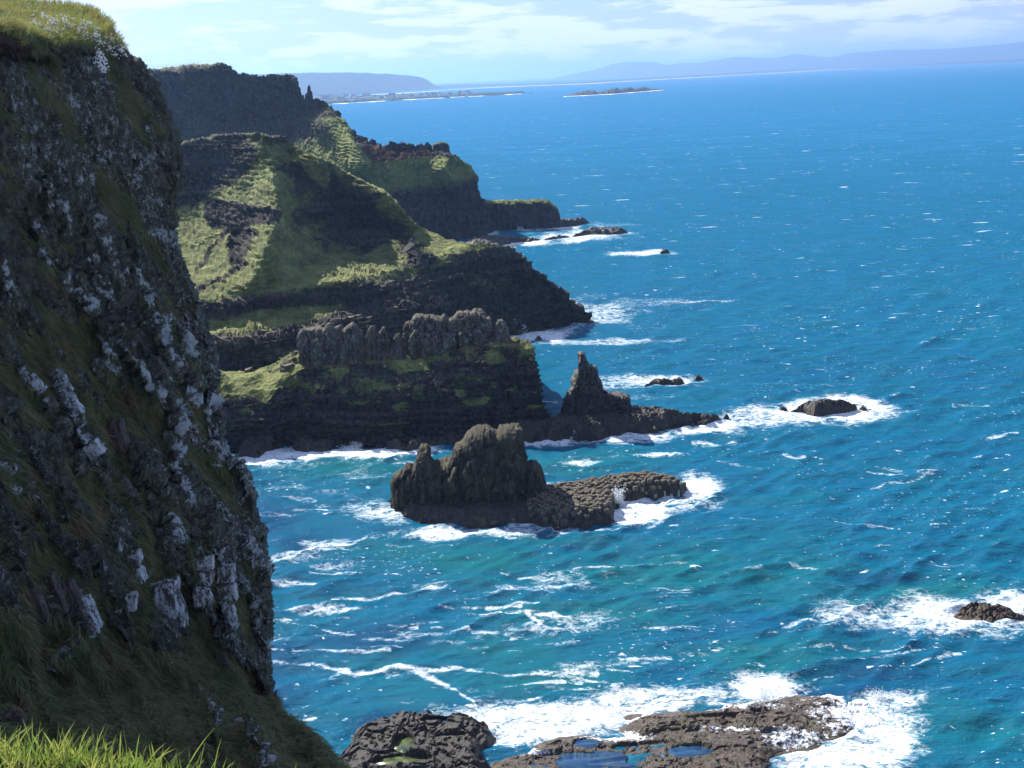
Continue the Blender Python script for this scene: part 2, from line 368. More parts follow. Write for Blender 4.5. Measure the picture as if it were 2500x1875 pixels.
_rs = random.Random(12)
for _k in range(150):
    if _k < 95: cu, cv = _rs.uniform(640, 1720), _rs.uniform(1120, 1720)
    else: cu, cv = _rs.uniform(1500, 2520), _rs.uniform(900, 1700)
    L_ = _rs.uniform(25, 95)*(cv/1400); sl_ = _rs.gauss(-.03, .10)
    streaks.append(([(cu-L_, cv-L_*sl_), (cu, cv+_rs.gauss(0, 3)), (cu+L_, cv+L_*sl_)], _rs.uniform(1.6, 4.2), _rs.uniform(.50, .80)))
def build_sea():
    # polar sheet about the shore: real world geometry, finer where the coast is
    az = np.concatenate([np.linspace(-85, -27, 24, endpoint=False), np.linspace(-27, 27, 1010), np.linspace(27, 85, 25)[1:]])
    dep = np.concatenate([np.linspace(48, 36, 24, endpoint=False), np.linspace(36, 0.8, 600, endpoint=False), np.linspace(0.8, 0.07, 40)])
    r = H/np.tan(np.radians(dep))
    A, Rr = np.meshgrid(np.radians(az), r)
    X = Rr*np.sin(A); Y = Rr*np.cos(A)
    cell = np.gradient(r)[:, None]*np.ones_like(X)
    Z = np.zeros_like(X); DX = np.zeros_like(X); DY = np.zeros_like(X)
    wind = math.radians(-62)   # travel direction of the swell
    rg = np.random.default_rng(3)
    warp = fbm(np.stack([X.ravel()/60, Y.ravel()/60, 0*X.ravel()], -1), 2).reshape(X.shape)
    mod = 0.75+0.8*fbm(np.stack([X.ravel()/35, Y.ravel()/35, 0*X.ravel()+9], -1), 2).reshape(X.shape)
    for k in range(46):
        lam = 2.2*(1.078**k)*(0.9+0.2*rg.random())         # 2.2 .. ~65 m
        th = wind+rg.normal()*0.62
        amp = 0.017*lam**0.85 if lam < 9 else 0.017*9**0.85*(9/lam)**0.55
        kx, ky = math.cos(th)*2*math.pi/lam, math.sin(th)*2*math.pi/lam
        ph = kx*X+ky*Y+rg.random()*6.28+warp*3.0
        fade = np.clip((lam/cell-1.8)/2.5, 0, 1)*amp
        s, c = np.sin(ph), np.cos(ph)
        Z += fade*c; DX -= fade*0.8*math.cos(th)*s; DY -= fade*0.8*math.sin(th)*s
    Z *= mod
    X2, Y2 = X+DX*mod, Y+DY*mod
    P = np.stack([X, Y, 0*X], -1); u, v = proj(P.reshape(-1, 3)); u = u.reshape(X.shape); v = v.reshape(X.shape)
    F = np.zeros_like(X)
    wob = fbm(np.stack([X.ravel()/14, Y.ravel()/22, 0*X.ravel()+3], -1), 4).reshape(X.shape)
    wob2 = fbm(np.stack([X.ravel()/14, Y.ravel()/22, 0*X.ravel()+30], -1), 3).reshape(X.shape)
    for (eu, ev, ru, rv, st) in EL:
        sl = 0.03*(u-eu)
        d = np.sqrt(((u-eu)/ru)**2+((v-ev+sl)/rv)**2)
        F = np.maximum(F, min(st, 1.1)*.80*np.clip(1.45-d-0.75*wob+.35*wob2, 0, 1)**0.9)
    for pts, w, st in streaks:
        w = w*.8 if w > 4 else w
        d, _ = polydist(u+40*wob2, v+w*2.6*wob+7*wob2, pts)
        F = np.maximum(F, st*.86*np.clip(1.15-d/(w*1.7)+1.3*wob, 0, 1))
    # lacy residue all over the cove, thinner further out
    sk = fbm(np.stack([X.ravel()/26, Y.ravel()/9, 0*X.ravel()+77], -1), 4).reshape(X.shape)
    cove = np.clip(1.0-(np.hypot(X, Y)-170)/260, 0, 1)*sstep(-.15, .45, sk)*np.clip(1.25-(X+60)/150, .35, 1)
    crest = sstep(0.35, 1.1, Z)
    F = np.maximum(F, 0.76*cove+0.12*crest*cove)
    F = np.maximum(F, 0.24+0.36*crest)
    # weed / deep patches (dark violet-blue) and shallow pale-green sand
    dark = np.zeros_like(X)
    for (eu, ev, ru, rv) in [(660, 1270, 90, 60), (690, 1600, 120, 50), (640, 1700, 120, 120), (2160, 1412, 130, 14), (2130, 1640, 180, 40), (2000, 1690, 190, 22), (900, 1560, 170, 40), (1000, 1760, 140, 30), (730, 1330, 70, 30), (1250, 870, 10, 10)]:
        d = np.sqrt(((u-eu)/ru)**2+((v-ev)/rv)**2); dark = np.maximum(dark, np.clip(1.3-d+0.5*wob, 0, 1))
    shallow = np.zeros_like(X)
    for (eu, ev, ru, rv) in [(1250, 1640, 300, 90), (1450, 1500, 260, 70), (1200, 1360, 330, 60), (1300, 1130, 300, 40), (1700, 1400, 500, 90), (900, 1140, 260, 40), (1900, 1600, 250, 60), (2380, 1790, 200, 70), (2200, 1440, 300, 40)]:
        d = np.sqrt(((u-eu)/ru)**2+((v-ev)/rv)**2); shallow = np.maximum(shallow, np.clip(1.3-d+0.6*wob2, 0, 1))
    G = np.stack([X2, Y2, Z], -1)
    cols = np.stack([F, dark, shallow], -1).reshape(-1, 3)
    return mesh_from('sea', G.reshape(-1, 3), grid_faces(*X.shape)[:, ::-1], M_sea, smooth=True, cols=cols)

M_sea = bpy.data.materials.new('sea_water'); g = NT(nodes_of(M_sea))
P = g.n('ShaderNodeTexCoord').outputs['Object']
at = g.n('ShaderNodeAttribute', attribute_name='m'); sp = g.n('ShaderNodeSeparateColor'); g.link(at.outputs['Color'], sp.inputs[0])
cd = g.n('ShaderNodeVectorMath', operation='LENGTH'); g.link(P, cd.inputs[0]); dist = cd.outputs['Value']
big = g.noise(g.mapping(P, (0.6, 1.4, 1)), 0.012, 5, 0.6)
mid = g.noise(g.mapping(P, (0.5, 1.5, 1), (0, 0, .1)), 0.09, 5, 0.6)
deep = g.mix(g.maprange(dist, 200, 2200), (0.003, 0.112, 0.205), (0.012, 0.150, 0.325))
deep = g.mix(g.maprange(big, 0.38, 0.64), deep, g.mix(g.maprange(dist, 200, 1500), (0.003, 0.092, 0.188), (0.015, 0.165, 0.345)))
wcol = g.mix(g.math('MULTIPLY', g.maprange(mid, 0.45, 0.62), 0.35), deep, (0.004, 0.105, 0.130))
wcol = g.mix(g.math('MULTIPLY', sp.outputs[2], g.maprange(mid, 0.3, 0.6, 0.35, 0.9)), wcol, (0.004, 0.120, 0.150))
wcol = g.mix(g.math('MULTIPLY', sp.outputs[1], 0.6), wcol, (0.003, 0.040, 0.120))
# foam lace
Pf = g.mapping(P, (0.72, 1.0, 1), (0, 0, .12))
wn = g.n('ShaderNodeTexNoise', i_Scale=0.35, i_Detail=4.0, i_Roughness=0.6); g.link(Pf, wn.inputs['Vector'])
wv = g.n('ShaderNodeVectorMath', operation='MULTIPLY_ADD'); g.link(wn.outputs['Color'], wv.inputs[0]); wv.inputs[1].default_value = (3.2, 3.2, 0); g.link(Pf, wv.inputs[2])
Pw = wv.outputs[0]
r1 = g.n('ShaderNodeTexNoise', i_Scale=0.30, i_Detail=6.0, i_Roughness=0.68); g.link(Pw, r1.inputs['Vector'])
ridge = g.math('SUBTRACT', 1.0, g.math('MULTIPLY', g.math('ABSOLUTE', g.math('SUBTRACT', r1.outputs[0], 0.5)), 5.5))
r2 = g.n('ShaderNodeTexNoise', i_Scale=1.1, i_Detail=5.0, i_Roughness=0.7); g.link(Pw, r2.inputs['Vector'])
ridge2 = g.math('SUBTRACT', 1.0, g.math('MULTIPLY', g.math('ABSOLUTE', g.math('SUBTRACT', r2.outputs[0], 0.5)), 6.0))
blob = g.noise(Pw, 0.8, 6, 0.7)
lace = g.math('ADD', g.math('ADD', g.math('MULTIPLY', ridge, 0.34), g.math('MULTIPLY', ridge2, 0.24)), g.math('MULTIPLY', blob, 0.55))
fsum = g.math('ADD', sp.outputs[0], lace)
foam = g.maprange(fsum, 1.18, 1.54)
# scattered small whitecaps, stretched along the crests; they also paint in sun sparkle
wc1 = g.noise(g.mapping(P, (0.55, 1.0, 1), (0, 0, .35)), 0.42, 3, 0.6, 0.4)
wc2 = g.noise(g.mapping(P, (1, 1, 1), (0, 0, 0), (50, 9, 0)), 0.018, 3, 0.5)
wc = g.maprange(g.math('ADD', wc1, g.math('MULTIPLY', g.math('SUBTRACT', wc2, 0.5), 0.25)), 0.685, 0.74)
wcf = g.noise(g.mapping(P, (0.35, 1.0, 1), (0, 0, .15), (0, 60, 0)), 0.11, 3, 0.6)
wcf = g.math('MULTIPLY', g.maprange(wcf, 0.665, 0.73), g.maprange(dist, 350, 700))
wg = g.noise(g.mapping(P, (0.7, 1.5, 1), (0, 0, .3), (5, 80, 0)), 1.15, 2, 0.55)  # finest white specks, painted as foam to stand in for sun glints
wg2 = g.noise(g.mapping(P, (1, 1, 1), (0, 0, 0), (7, 19, 0)), 0.03, 3, 0.6)
wg = g.maprange(g.math('ADD', wg, g.math('MULTIPLY', g.math('SUBTRACT', wg2, 0.5), 0.35)), 0.705, 0.76)
foam = g.math('MAXIMUM', foam, g.math('MULTIPLY', wg, g.maprange(dist, 350, 900, .85, 0)))
foam = g.math('MAXIMUM', foam, g.math('MAXIMUM', g.math('MULTIPLY', wc, 0.85), g.math('MULTIPLY', wcf, 0.8)))
fcol = g.mix(g.math('MULTIPLY', g.maprange(ridge2, -.1, .7), g.maprange(foam, .15, .8, .35, 1)), (0.36, 0.58, 0.66), (0.84, 0.88, 0.90))
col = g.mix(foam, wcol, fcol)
# ripples
rp1 = g.noise(g.mapping(P, (0.7, 1.35, 1), (0, 0, .3)), 0.75, 6, 0.68, 0.3)
rp2 = g.noise(g.mapping(P, (0.6, 1.4, 1), (0, 0, -.15)), 0.24, 5, 0.65, 0.3)
rp3 = g.noise(g.mapping(P, (0.6, 1.3, 1), (0, 0, .2)), 0.03, 3, 0.6)
hh = g.math('ADD', g.math('MULTIPLY', rp1, 0.55), g.math('ADD', g.math('MULTIPLY', rp2, g.maprange(dist, 200, 900, 0.9, 2.0)), g.math('MULTIPLY', rp3, g.maprange(dist, 600, 3000, 0.0, 3.5))))
hh = g.math('ADD', hh, g.math('MULTIPLY', foam, 0.10))
bp = g.n('ShaderNodeBump', i_Strength=1.0, i_Distance=0.95); g.link(hh, bp.inputs['Height'])
# wave-shadowed sea: upwelling colour under a reflection whose grazing strength is capped, as on a ruffled surface
df = g.n('ShaderNodeBsdfDiffuse'); g.link(col, df.inputs[0]); g.link(bp.outputs[0], df.inputs['Normal'])
gl = g.n('ShaderNodeBsdfGlossy'); gl.inputs['Roughness'].default_value = .07; g.link(bp.outputs[0], gl.inputs['Normal'])
fr = g.n('ShaderNodeFresnel', i_IOR=1.33); g.link(bp.outputs[0], fr.inputs['Normal'])
fac = g.math('MINIMUM', fr.outputs[0], g.maprange(dist, 200, 2500, .065, .085))
fac = g.math('MULTIPLY', fac, g.maprange(foam, 0, .5, 1, .05))
mxs = g.n('ShaderNodeMixShader'); g.link(fac, mxs.inputs[0]); g.link(df.outputs[0], mxs.inputs[1]); g.link(gl.outputs[0], mxs.inputs[2])
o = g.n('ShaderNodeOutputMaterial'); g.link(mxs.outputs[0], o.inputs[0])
tag(build_sea(), kind='structure')

# ------------------------------------------------------------------ relief helper for lofted land
def vfbm(P, oct=3): return np.stack([fbm(P+o_, oct) for o_ in (0, 31.7, 67.3)], -1)
def rock_disp(Q, sc, tall, a_block, a_fine, warp=.75):
    """angular jointed rock: offset blocks with narrow cracks at two sizes, plus crumbly ridged noise"""
    w = Q+sc*warp*2.2*vfbm(Q/(sc*3.2), 4)
    F1, F2, Rn = worley(w/np.array([sc, sc, sc*tall]))
    d = a_block*((Rn-.5)*1.1-.45*(1-np.clip((F2-F1)*6, 0, 1)))
    w = w+sc*.3*vfbm(Q/(sc*.8)+5, 2); s2 = sc*.42
    F1, F2, Rn = worley(w/np.array([s2, s2, s2*(1+(tall-1)*.5)])+3)
    d += a_block*.42*((Rn-.5)*1.1-.45*(1-np.clip((F2-F1)*5, 0, 1)))
    d += a_fine*(fbm(Q/(sc*.9), 4, .55, True)*.8+.7*fbm(Q/(sc*.28)+11, 3))
    return d

def spur(u, v, pts, H_, wl, wr):
    d, s = polydist(u, v, pts)
    return H_*np.where(s < 0, np.clip(1-d/wl, 0, 1), np.clip(1-d/wr, 0, 1))
def finish_land(name, G, A, mat, scale, amps, cols, kind='structure', smooth=False, ledge=0.0, terr=0.0, lh=6.5, tall=3.2, rs=1.15):
    """normal displacement: amps = (big fbm, blocky columns, fine) in metres weighted by rockness; terr = terracette amplitude on grass"""
    shp = G.shape[:2]; N = grid_normals(G)
    cpos = np.array([0, 0, H]); flip = np.sign(np.sum(N*(cpos-G), -1)).mean()
    N = N*(1 if flip >= 0 else -1)
    Pw = G.reshape(-1, 3); rock = np.clip(1-cols[..., 0], 0, 1).ravel()
    Q = Pw.copy()
    d = amps[0]*fbm(Q/(scale*6), 5)
    d += (.12+.88*rock)*rock_disp(Q, scale*rs, tall, amps[1], amps[2], .75 if tall < 4 else .35)
    if terr:
        zz = Pw[:, 2]/(1.9)+1.8*fbm(Pw/16.0, 3)
        saw = zz-np.floor(zz)
        d += terr*(1-rock)*(np.where(saw < .72, saw/.72, (1-saw)/.28)-0.5)*(0.4+0.9*np.clip(0.5+fbm(Pw/9.0+5, 2), 0, 1))
        F1, F2, R = worley(Q/2.6)
        d += terr*0.25*(1-rock)*(0.5-F1)
    if ledge:
        zz = Pw[:, 2]/lh+0.7*fbm(Pw*np.array([1, 1, 2.0])/40.0, 3)
        saw = zz-np.floor(zz); k_ = _rnd[(np.floor(zz).astype(int)*37) & 255, 1]
        d += ledge*rock*(.4+.9*k_)*(1.0-saw*1.0-.5)*1.5
        d += ledge*.5*rock*((zz*3.1) % 1 < .5)
        band = (sstep(.80, .93, saw)*sstep(-.25, .25, fbm(Pw/np.array([9, 9, 4]), 3))).reshape(shp)
        cols = cols.copy(); cols[..., 0] = np.clip(np.maximum(cols[..., 0], .52*band), 0, 1)
    G2 = G+N*d.reshape(shp)[..., None]
    return tag(mesh_from(name, G2.reshape(-1, 3), grid_faces(*shp), mat, smooth=smooth, cols=cols.reshape(-1, cols.shape[-1])), kind=kind), G2, N


# ------------------------------------------------------------------ HEADLAND C (far)
def rel(base, pts):
    """(u, v, dY, g) -> Y from the waterline row + dY"""
    bu = np.array([b[0] for b in base]); by = np.array([b[2] for b in base])
    return [(p[0], p[1], float(np.interp(p[0], bu, by))+p[2])+tuple(p[3:]) for p in pts]
def sea_row(pts, *attr): return [(u, v, float(ysea(u, v)))+attr for u, v in pts]
WL = [(-7, .4*k) for k in range(1, 26)]+[(-40, 2)]*10
baseC = sea_row([(330, 612), (700, 604), (900, 598), (1050, 590), (1120, 584), (1185, 575), (1205, 562)], .1)
C = [[(b[0], b[1]+6, b[2]-2, .1) for b in baseC], baseC,
     rel(baseC, [(330, 520, 14, .2), (700, 520, 14, .2), (955, 512, 10, .25), (1040, 520, 10, .35), (1120, 512, 9, .2), (1190, 505, 8, .1)]),
     rel(baseC, [(330, 500, 18, .3), (700, 500, 18, .3), (955, 486, 16, .3), (1040, 480, 14, .25), (1120, 478, 12, .1), (1176, 487, 12, .1)]),
     rel(baseC, [(330, 470, 26, .7), (700, 478, 24, .7), (900, 466, 20, .7), (955, 454, 20, .6), (1010, 450, 20, .6), (1120, 436, 17, .6), (1163, 428, 16, .5)]),
     rel(baseC, [(330, 400, 64, .75), (600, 400, 58, .75), (800, 400, 42, .7), (900, 393, 32, .7), (1000, 385, 29, .7), (1055, 381, 28, .75), (1101, 383, 27, .8), (1152, 405, 24, .9)]),
     rel(baseC, [(330, 330, 96, .4), (600, 335, 92, .4), (720, 330, 84, .4), (780, 320, 74, .45), (830, 335, 62, .45), (875, 360, 48, .3), (950, 380, 38, .05), (1055, 379, 32, .1), (1101, 380, 31, .3), (1123, 395, 30, .6)]),
     rel(baseC, [(330, 300, 114, .15), (600, 300, 110, .15), (700, 290, 104, .3), (780, 290, 92, .5), (830, 300, 80, .5), (875, 348, 64, .2), (950, 372, 52, .05), (1055, 376, 46, .05), (1108, 384, 44, .4)]),
     rel(baseC, [(330, 174, 126, .0), (431, 173, 124, .0), (521, 161, 120, .0), (551, 152, 118, .0), (566, 166, 117, 0), (582, 183, 116, 0), (621, 187, 114, 0), (676, 187, 112, 0), (712, 192, 110, 0), (731, 224, 108, 0), (737, 242, 106, .1), (760, 245, 103, .2), (773, 245, 100, .3),
                 (794, 255, 97, .4), (814, 267, 94, .4), (830, 285, 90, .4), (851, 318, 84, .4), (875, 341, 76, .3), (895, 351, 68, .1), (916, 354, 60, .0), (944, 366, 54, 0), (956, 347, 54, 0), (969, 353, 54, 0), (1001, 353, 53, 0), (1017, 359, 52, 0), (1042, 357, 50, 0), (1052, 366, 48, 0), (1058, 378, 48, .2), (1101, 380, 47, .3)]),
     rel(baseC, [(330, 167, 175, 1.), (350, 168, 175, 1), (431, 161, 165, 1.), (521, 153, 150, 1.), (551, 151, 124, .8), (566, 165, 121, .5), (582, 181, 120, .5), (621, 185, 118, .5), (676, 185, 116, .5), (712, 190, 113, .3), (731, 222, 111, .2), (737, 240, 109, .3), (760, 243, 106, .3),
                 (773, 243, 104, .4), (794, 253, 100, .5), (814, 265, 97, .5), (830, 283, 93, .5), (851, 316, 87, .5), (875, 340, 79, .4), (895, 350, 71, .3), (916, 353, 64, .2), (944, 365, 58, .2), (956, 346, 56, 0), (969, 352, 57, .2), (1001, 352, 57, .2), (1017, 358, 56, .2), (1042, 356, 54, .2), (1052, 365, 52, .2), (1058, 378, 52, .2), (1101, 379, 51, .3)])]
back = [(p[0], p[1]+30, p[2]+35, .3) for p in C[-1]]
C += [back, [(p[0], 640, p[2]+90, .3) for p in C[-1]]]
G, A = loft(C, [2, 16, 14, 16, 22, 22, 10, 46, 8, 6, 6], 420, wrap=((-2, 6), (-8, 20), (-30, 60)), wrapL=WL)
u, v = A[..., 0], A[..., 1]
dy = spur(u, v, [(800, 285), (845, 320), (870, 360), (892, 400)], 26, 60, 26)*sstep(255, 300, v)
dy += spur(u, v, [(1098, 384), (1085, 410), (1108, 440)], 18, 42, 20)
A[..., 2] -= dy
A = np.concatenate([smooth_grid(A[..., :3], 1), A[..., 3:]], -1)
G = at_y(A[..., 0], A[..., 1], A[..., 2])
gr = A[..., 3].copy()
gr = np.maximum(gr, softpoly(u, v, [(795, 285), (830, 285), (895, 390), (870, 405), (830, 380)], 8)*.95)
gr = np.maximum(gr, softpoly(u, v, [(1055, 385), (1100, 380), (1160, 410), (1150, 425), (1040, 440)], 6)*.95)
red = softpoly(u, v, [(870, 345), (950, 368), (1058, 372), (1062, 384), (960, 392), (910, 400), (890, 380)], 9)*.75
lich = 0.22*softpoly(u, v, [(400, 200), (740, 200), (740, 300), (380, 320)], 20)
cols = np.stack([gr, lich, red], -1)
finish_land('far_headland', G, A, M_far, 4.2, (3.0, 3.0, 1.1), cols, ledge=.7, terr=1.0, lh=13, tall=9.0, rs=.75)

# ------------------------------------------------------------------ HEADLAND B (pyramid slope)
baseB = sea_row([(400, 960), (600, 950), (800, 930), (1000, 875), (1150, 835), (1245, 820), (1295, 808), (1335, 803), (1407, 790), (1446, 786)], .0)
B = [[(b[0], b[1]+8, b[2]-2, 0.) for b in baseB], baseB,
     rel(baseB, [(400, 872, 4, .0), (700, 858, 4, .0), (900, 812, 4, .0), (1000, 790, 4, .0), (1100, 780, 4, .0), (1250, 765, 4, .0), (1350, 757, 4, 0), (1420, 764, 4, 0)]),
     rel(baseB, [(400, 850, 8, .35), (490, 838, 8, .3), (600, 832, 8, .3), (700, 818, 8, .3), (800, 797, 9, .1), (900, 772, 9, .05), (1000, 748, 9, .1), (1100, 738, 9, .1), (1250, 726, 8, .15), (1392, 741, 6, .1)]),
     rel(baseB, [(400, 800, 26, .9), (490, 793, 26, .9), (560, 797, 25, .85), (640, 768, 28, .95), (760, 760, 26, .9), (900, 738, 20, .3), (1000, 724, 16, .3), (1100, 712, 14, .3), (1250, 706, 12, .3), (1366, 706, 9, .1)]),
     rel(baseB, [(400, 770, 28, .0), (640, 748, 30, 0), (760, 730, 29, .1), (900, 712, 25, .1), (1100, 680, 19, .2), (1200, 668, 17, .2), (1302, 662, 12, .1)]),
     rel(baseB, [(400, 735, 33, .5), (476, 734, 33, .6), (545, 738, 32, .6), (617, 723, 32, .6), (715, 709, 33, .6), (762, 694, 33, .6), (834, 687, 34, .5), (885, 683, 34, .5), (906, 676, 35, .5), (979, 658, 34, .5), (1087, 627, 28, .5), (1160, 609, 25, .4), (1250, 604, 22, .3)]),
     rel(baseB, [(400, 620, 92, 1), (480, 620, 82, 1), (560, 615, 66, 1), (650, 625, 46, 1), (700, 640, 50, 1), (760, 645, 62, .9), (816, 618, 82, .8), (870, 606, 88, .7), (940, 598, 74, .7), (1025, 596, 54, .8), (1140, 600, 36, .95)]),
     rel(baseB, [(400, 560, 110, 1), (520, 545, 96, 1), (600, 535, 78, .9), (660, 535, 66, .9), (700, 545, 74, .8), (760, 560, 92, .6), (850, 560, 108, .4), (900, 555, 104, .4), (960, 545, 92, .6), (1020, 553, 76, .9)]),
     rel(baseB, [(400, 530, 122, .7), (508, 495, 112, .6), (555, 463, 104, .9), (617, 437, 98, .9), (660, 425, 92, .9), (700, 440, 100, .7), (800, 470, 114, .4), (880, 480, 108, .7), (950, 476, 98, .9)]),
     rel(baseB, [(400, 500, 126, .05), (508, 470, 118, .1), (600, 415, 108, .4), (660, 395, 104, .8), (720, 410, 112, .6), (800, 435, 116, .5), (888, 441, 112, .9)]),
     rel(baseB, [(400, 430, 130, .0), (520, 410, 124, .0), (600, 380, 116, .1), (640, 365, 110, .7), (722, 385, 118, .7), (762, 390, 120, .9), (793, 394, 118, .9)]),
     rel(baseB, [(400, 374, 134, .3), (427, 371, 134, .3), (447, 349, 132, .2), (490, 342, 130, .3), (519, 333, 129, .3), (574, 328, 127, .3), (624, 329, 122, .5), (653, 333, 120, .5), (689, 338, 122, .4), (704, 350, 124, .4)]),
     rel(baseB, [(400, 372, 142, .7), (427, 369, 142, .7), (447, 347, 140, .7), (490, 340, 138, .7), (519, 331, 137, .7), (574, 326, 135, .7), (624, 327, 130, .7), (653, 331, 127, .7), (689, 336, 128, .6), (702, 350, 130, .5)])]
B += [[(p[0], p[1]+20, p[2]+22, .6) for p in B[-1]], [(p[0], 560, p[2]+80, .3) for p in B[-1]]]
G, A = loft(B, [2, 12, 12, 14, 12, 16, 34, 24, 22, 14, 18, 20, 5, 5, 5], 500, wrap=((-2, 5), (-8, 18), (-30, 60)), wrapL=WL)
u, v = A[..., 0], A[..., 1]
dy = spur(u, v, [(640, 335), (635, 369), (660, 390), (668, 423), (675, 481), (676, 550), (653, 589), (635, 644), (602, 710)], 12, 70, 40)*sstep(728, 690, v)
dy += spur(u, v, [(780, 388), (800, 420), (802, 480)], 19, 75, 22)
dy += spur(u, v, [(905, 432), (960, 490), (1010, 540)], 18, 62, 22)
dy += spur(u, v, [(795, 640), (830, 660), (885, 684)], 12, 60, 26)
dy -= 7*softpoly(u, v, [(556, 600), (570, 560), (600, 552), (622, 560), (612, 600), (590, 622), (566, 628)], 8)
A[..., 2] -= dy
A[..., :3] = smooth_grid(A[..., :3], 1)
G = at_y(A[..., 0], A[..., 1], A[..., 2])
gr = A[..., 3].copy()
pw = lambda poly, w=8: softpoly(u, v, poly, w)
gr = np.maximum(gr, .95*pw([(650, 365), (670, 430), (690, 545), (790, 650), (885, 680), (700, 710), (470, 738), (400, 740), (400, 560), (600, 500), (640, 430)]))
gr *= 1-.85*pw([(500, 530), (508, 495), (530, 487), (600, 500), (690, 515), (680, 545), (620, 548), (560, 555), (520, 562)], 7)
gr *= 1-.95*pw([(556, 608), (565, 566), (600, 552), (630, 560), (612, 600), (590, 640), (566, 650)], 6)
gr *= 1-.35*pw([(790, 395), (880, 440), (900, 500), (1000, 560), (950, 590), (850, 600), (800, 560), (790, 480)], 14)  # rock mixed into the grass, partly to darken the hill's shaded hollow
gr = np.maximum(gr, .9*pw([(722, 385), (791, 393), (805, 440), (795, 470), (745, 425)]))
gr = np.maximum(gr, .9*pw([(890, 430), (925, 425), (985, 505), (1005, 545), (960, 530), (930, 490)]))
gr = np.maximum(gr, .95*pw([(1015, 555), (1160, 605), (1100, 625), (1020, 610), (1000, 580)]))
gr *= 1-.9*pw([(1000, 615), (1060, 625), (1060, 645), (1010, 655), (995, 635)], 6)
pn = fbm(G.reshape(-1, 3)/np.array([14, 14, 7]), 5).reshape(u.shape)
gr = gr-.45*np.clip(pn, -.5, .6)*sstep(650, 700, u)-.18*sstep(.1, .4, pn)
gr -= .16*pw([(680, 400), (900, 450), (1010, 540), (900, 620), (790, 640), (690, 560)], 25)  # less grass again, painting in shade on the slope right of the ridge
# bare scars running down the lit slope
for pts in ([(600, 640), (545, 680), (470, 715)], [(520, 600), (500, 640), (480, 660)], [(560, 555), (530, 590)]):
    d, _ = polydist(u, v, pts); gr *= 1-.8*np.clip(1.3-d/6, 0, 1)
lich = .25*pw([(430, 360), (640, 340), (600, 430), (430, 520)], 20)+.2*pw([(500, 520), (690, 520), (690, 470), (530, 490)], 14)
cols = np.stack([gr, lich, .35*pw([(1000, 610), (1060, 620), (1060, 645), (1010, 655)], 8)+.3*pw([(980, 530), (1012, 535), (1018, 555), (990, 560)], 6)], -1)
finish_land('pyramid_headland', G, A, M_head, 2.2, (1.8, 1.7, .8), cols, ledge=1.3, terr=1.1, lh=6.0)
GB, AB = G, A

# ------------------------------------------------------------------ HEADLAND A (near promontory)
baseA = sea_row([(420, 1120), (500, 1108), (558, 1102), (667, 1086), (839, 1084), (902, 1088), (1128, 1082), (1277, 1072), (1340, 1066)], .0)
Aa = [[(b[0], b[1]+10, b[2]-2, 0.) for b in baseA], baseA,
      rel(baseA, [(420, 1010, 5, .1), (558, 1010, 4, .1), (700, 1010, 4, .15), (900, 1010, 4, .15), (1128, 1010, 4, .1), (1277, 1005, 4, .05), (1332, 1010, 4, 0)]),
      rel(baseA, [(420, 960, 9, .25), (560, 985, 7, .3), (640, 980, 7, .35), (700, 955, 8, .45), (760, 945, 8, .5), (940, 945, 8, .5), (1100, 940, 8, .45), (1200, 930, 8, .3), (1318, 960, 7, .1)]),
      rel(baseA, [(420, 925, 14, .6), (560, 958, 10, .8), (640, 960, 10, .8), (700, 925, 12, .5), (760, 908, 13, .4), (940, 900, 13, .45), (1020, 905, 13, .45), (1100, 890, 13, .35), (1200, 872, 12, .3), (1309, 903, 10, .2)]),
      rel(baseA, [(420, 890, 24, .7), (511, 897, 22, .8), (563, 925, 18, .95), (640, 925, 16, .95), (703, 892, 17, .95), (740, 897, 16, .6), (880, 888, 17, .65), (960, 885, 17, .8), (1020, 885, 17, .75), (1100, 862, 17, .6), (1200, 842, 16, .55), (1304, 856, 14, .6)]),
      rel(baseA, [(420, 880, 34, .6), (511, 890, 32, .8), (563, 908, 28, .9), (631, 903, 26, .9), (662, 894, 26, .8), (703, 867, 26, .8), (730, 855, 26, .8), (800, 862, 26, .8), (880, 866, 26, .8), (960, 866, 26, .8), (1000, 858, 26, .8), (1100, 838, 26, .8), (1200, 826, 25, .8), (1241, 826, 24, .8), (1259, 824, 22, .8), (1291, 835, 20, .8)])]
Aa += [[(p[0], p[1]+22, p[2]+12, .6) for p in Aa[-1]], [(p[0], 1030, p[2]+24, .1) for p in Aa[-1]]]
G, A = loft(Aa, [2, 44, 26, 20, 20, 22, 6, 6], 520, wrap=((-1.5, 3), (-6, 10), (-20, 25)), wrapL=WL)
u, v = A[..., 0], A[..., 1]
dy = spur(u, v, [(735, 862), (700, 900), (660, 960), (640, 1000), (640, 1080)], 4, 120, 60)*sstep(880, 920, v)
A[..., 2] -= dy
A[..., :3] = smooth_grid(A[..., :3], 1)
G = at_y(A[..., 0], A[..., 1], A[..., 2])
gr = A[..., 3].copy()
gr = np.maximum(gr, .98*pw([(515, 890), (563, 905), (640, 900), (725, 850), (770, 895), (700, 925), (650, 985), (600, 960), (560, 975), (556, 930)], 6))
gr = np.maximum(gr, .98*pw([(955, 870), (1000, 862), (1030, 888), (960, 905)], 6))
pn = fbm(G.reshape(-1, 3)/np.array([8, 8, 2.6]), 4).reshape(u.shape)
pn2 = fbm(G.reshape(-1, 3)/np.array([5, 5, 3]), 4).reshape(u.shape)
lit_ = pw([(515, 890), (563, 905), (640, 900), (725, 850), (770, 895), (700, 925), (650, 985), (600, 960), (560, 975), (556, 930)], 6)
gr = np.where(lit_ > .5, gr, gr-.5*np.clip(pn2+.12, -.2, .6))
gr = np.maximum(gr, .66*sstep(.0, .30, pn)*sstep(1060, 980, v))
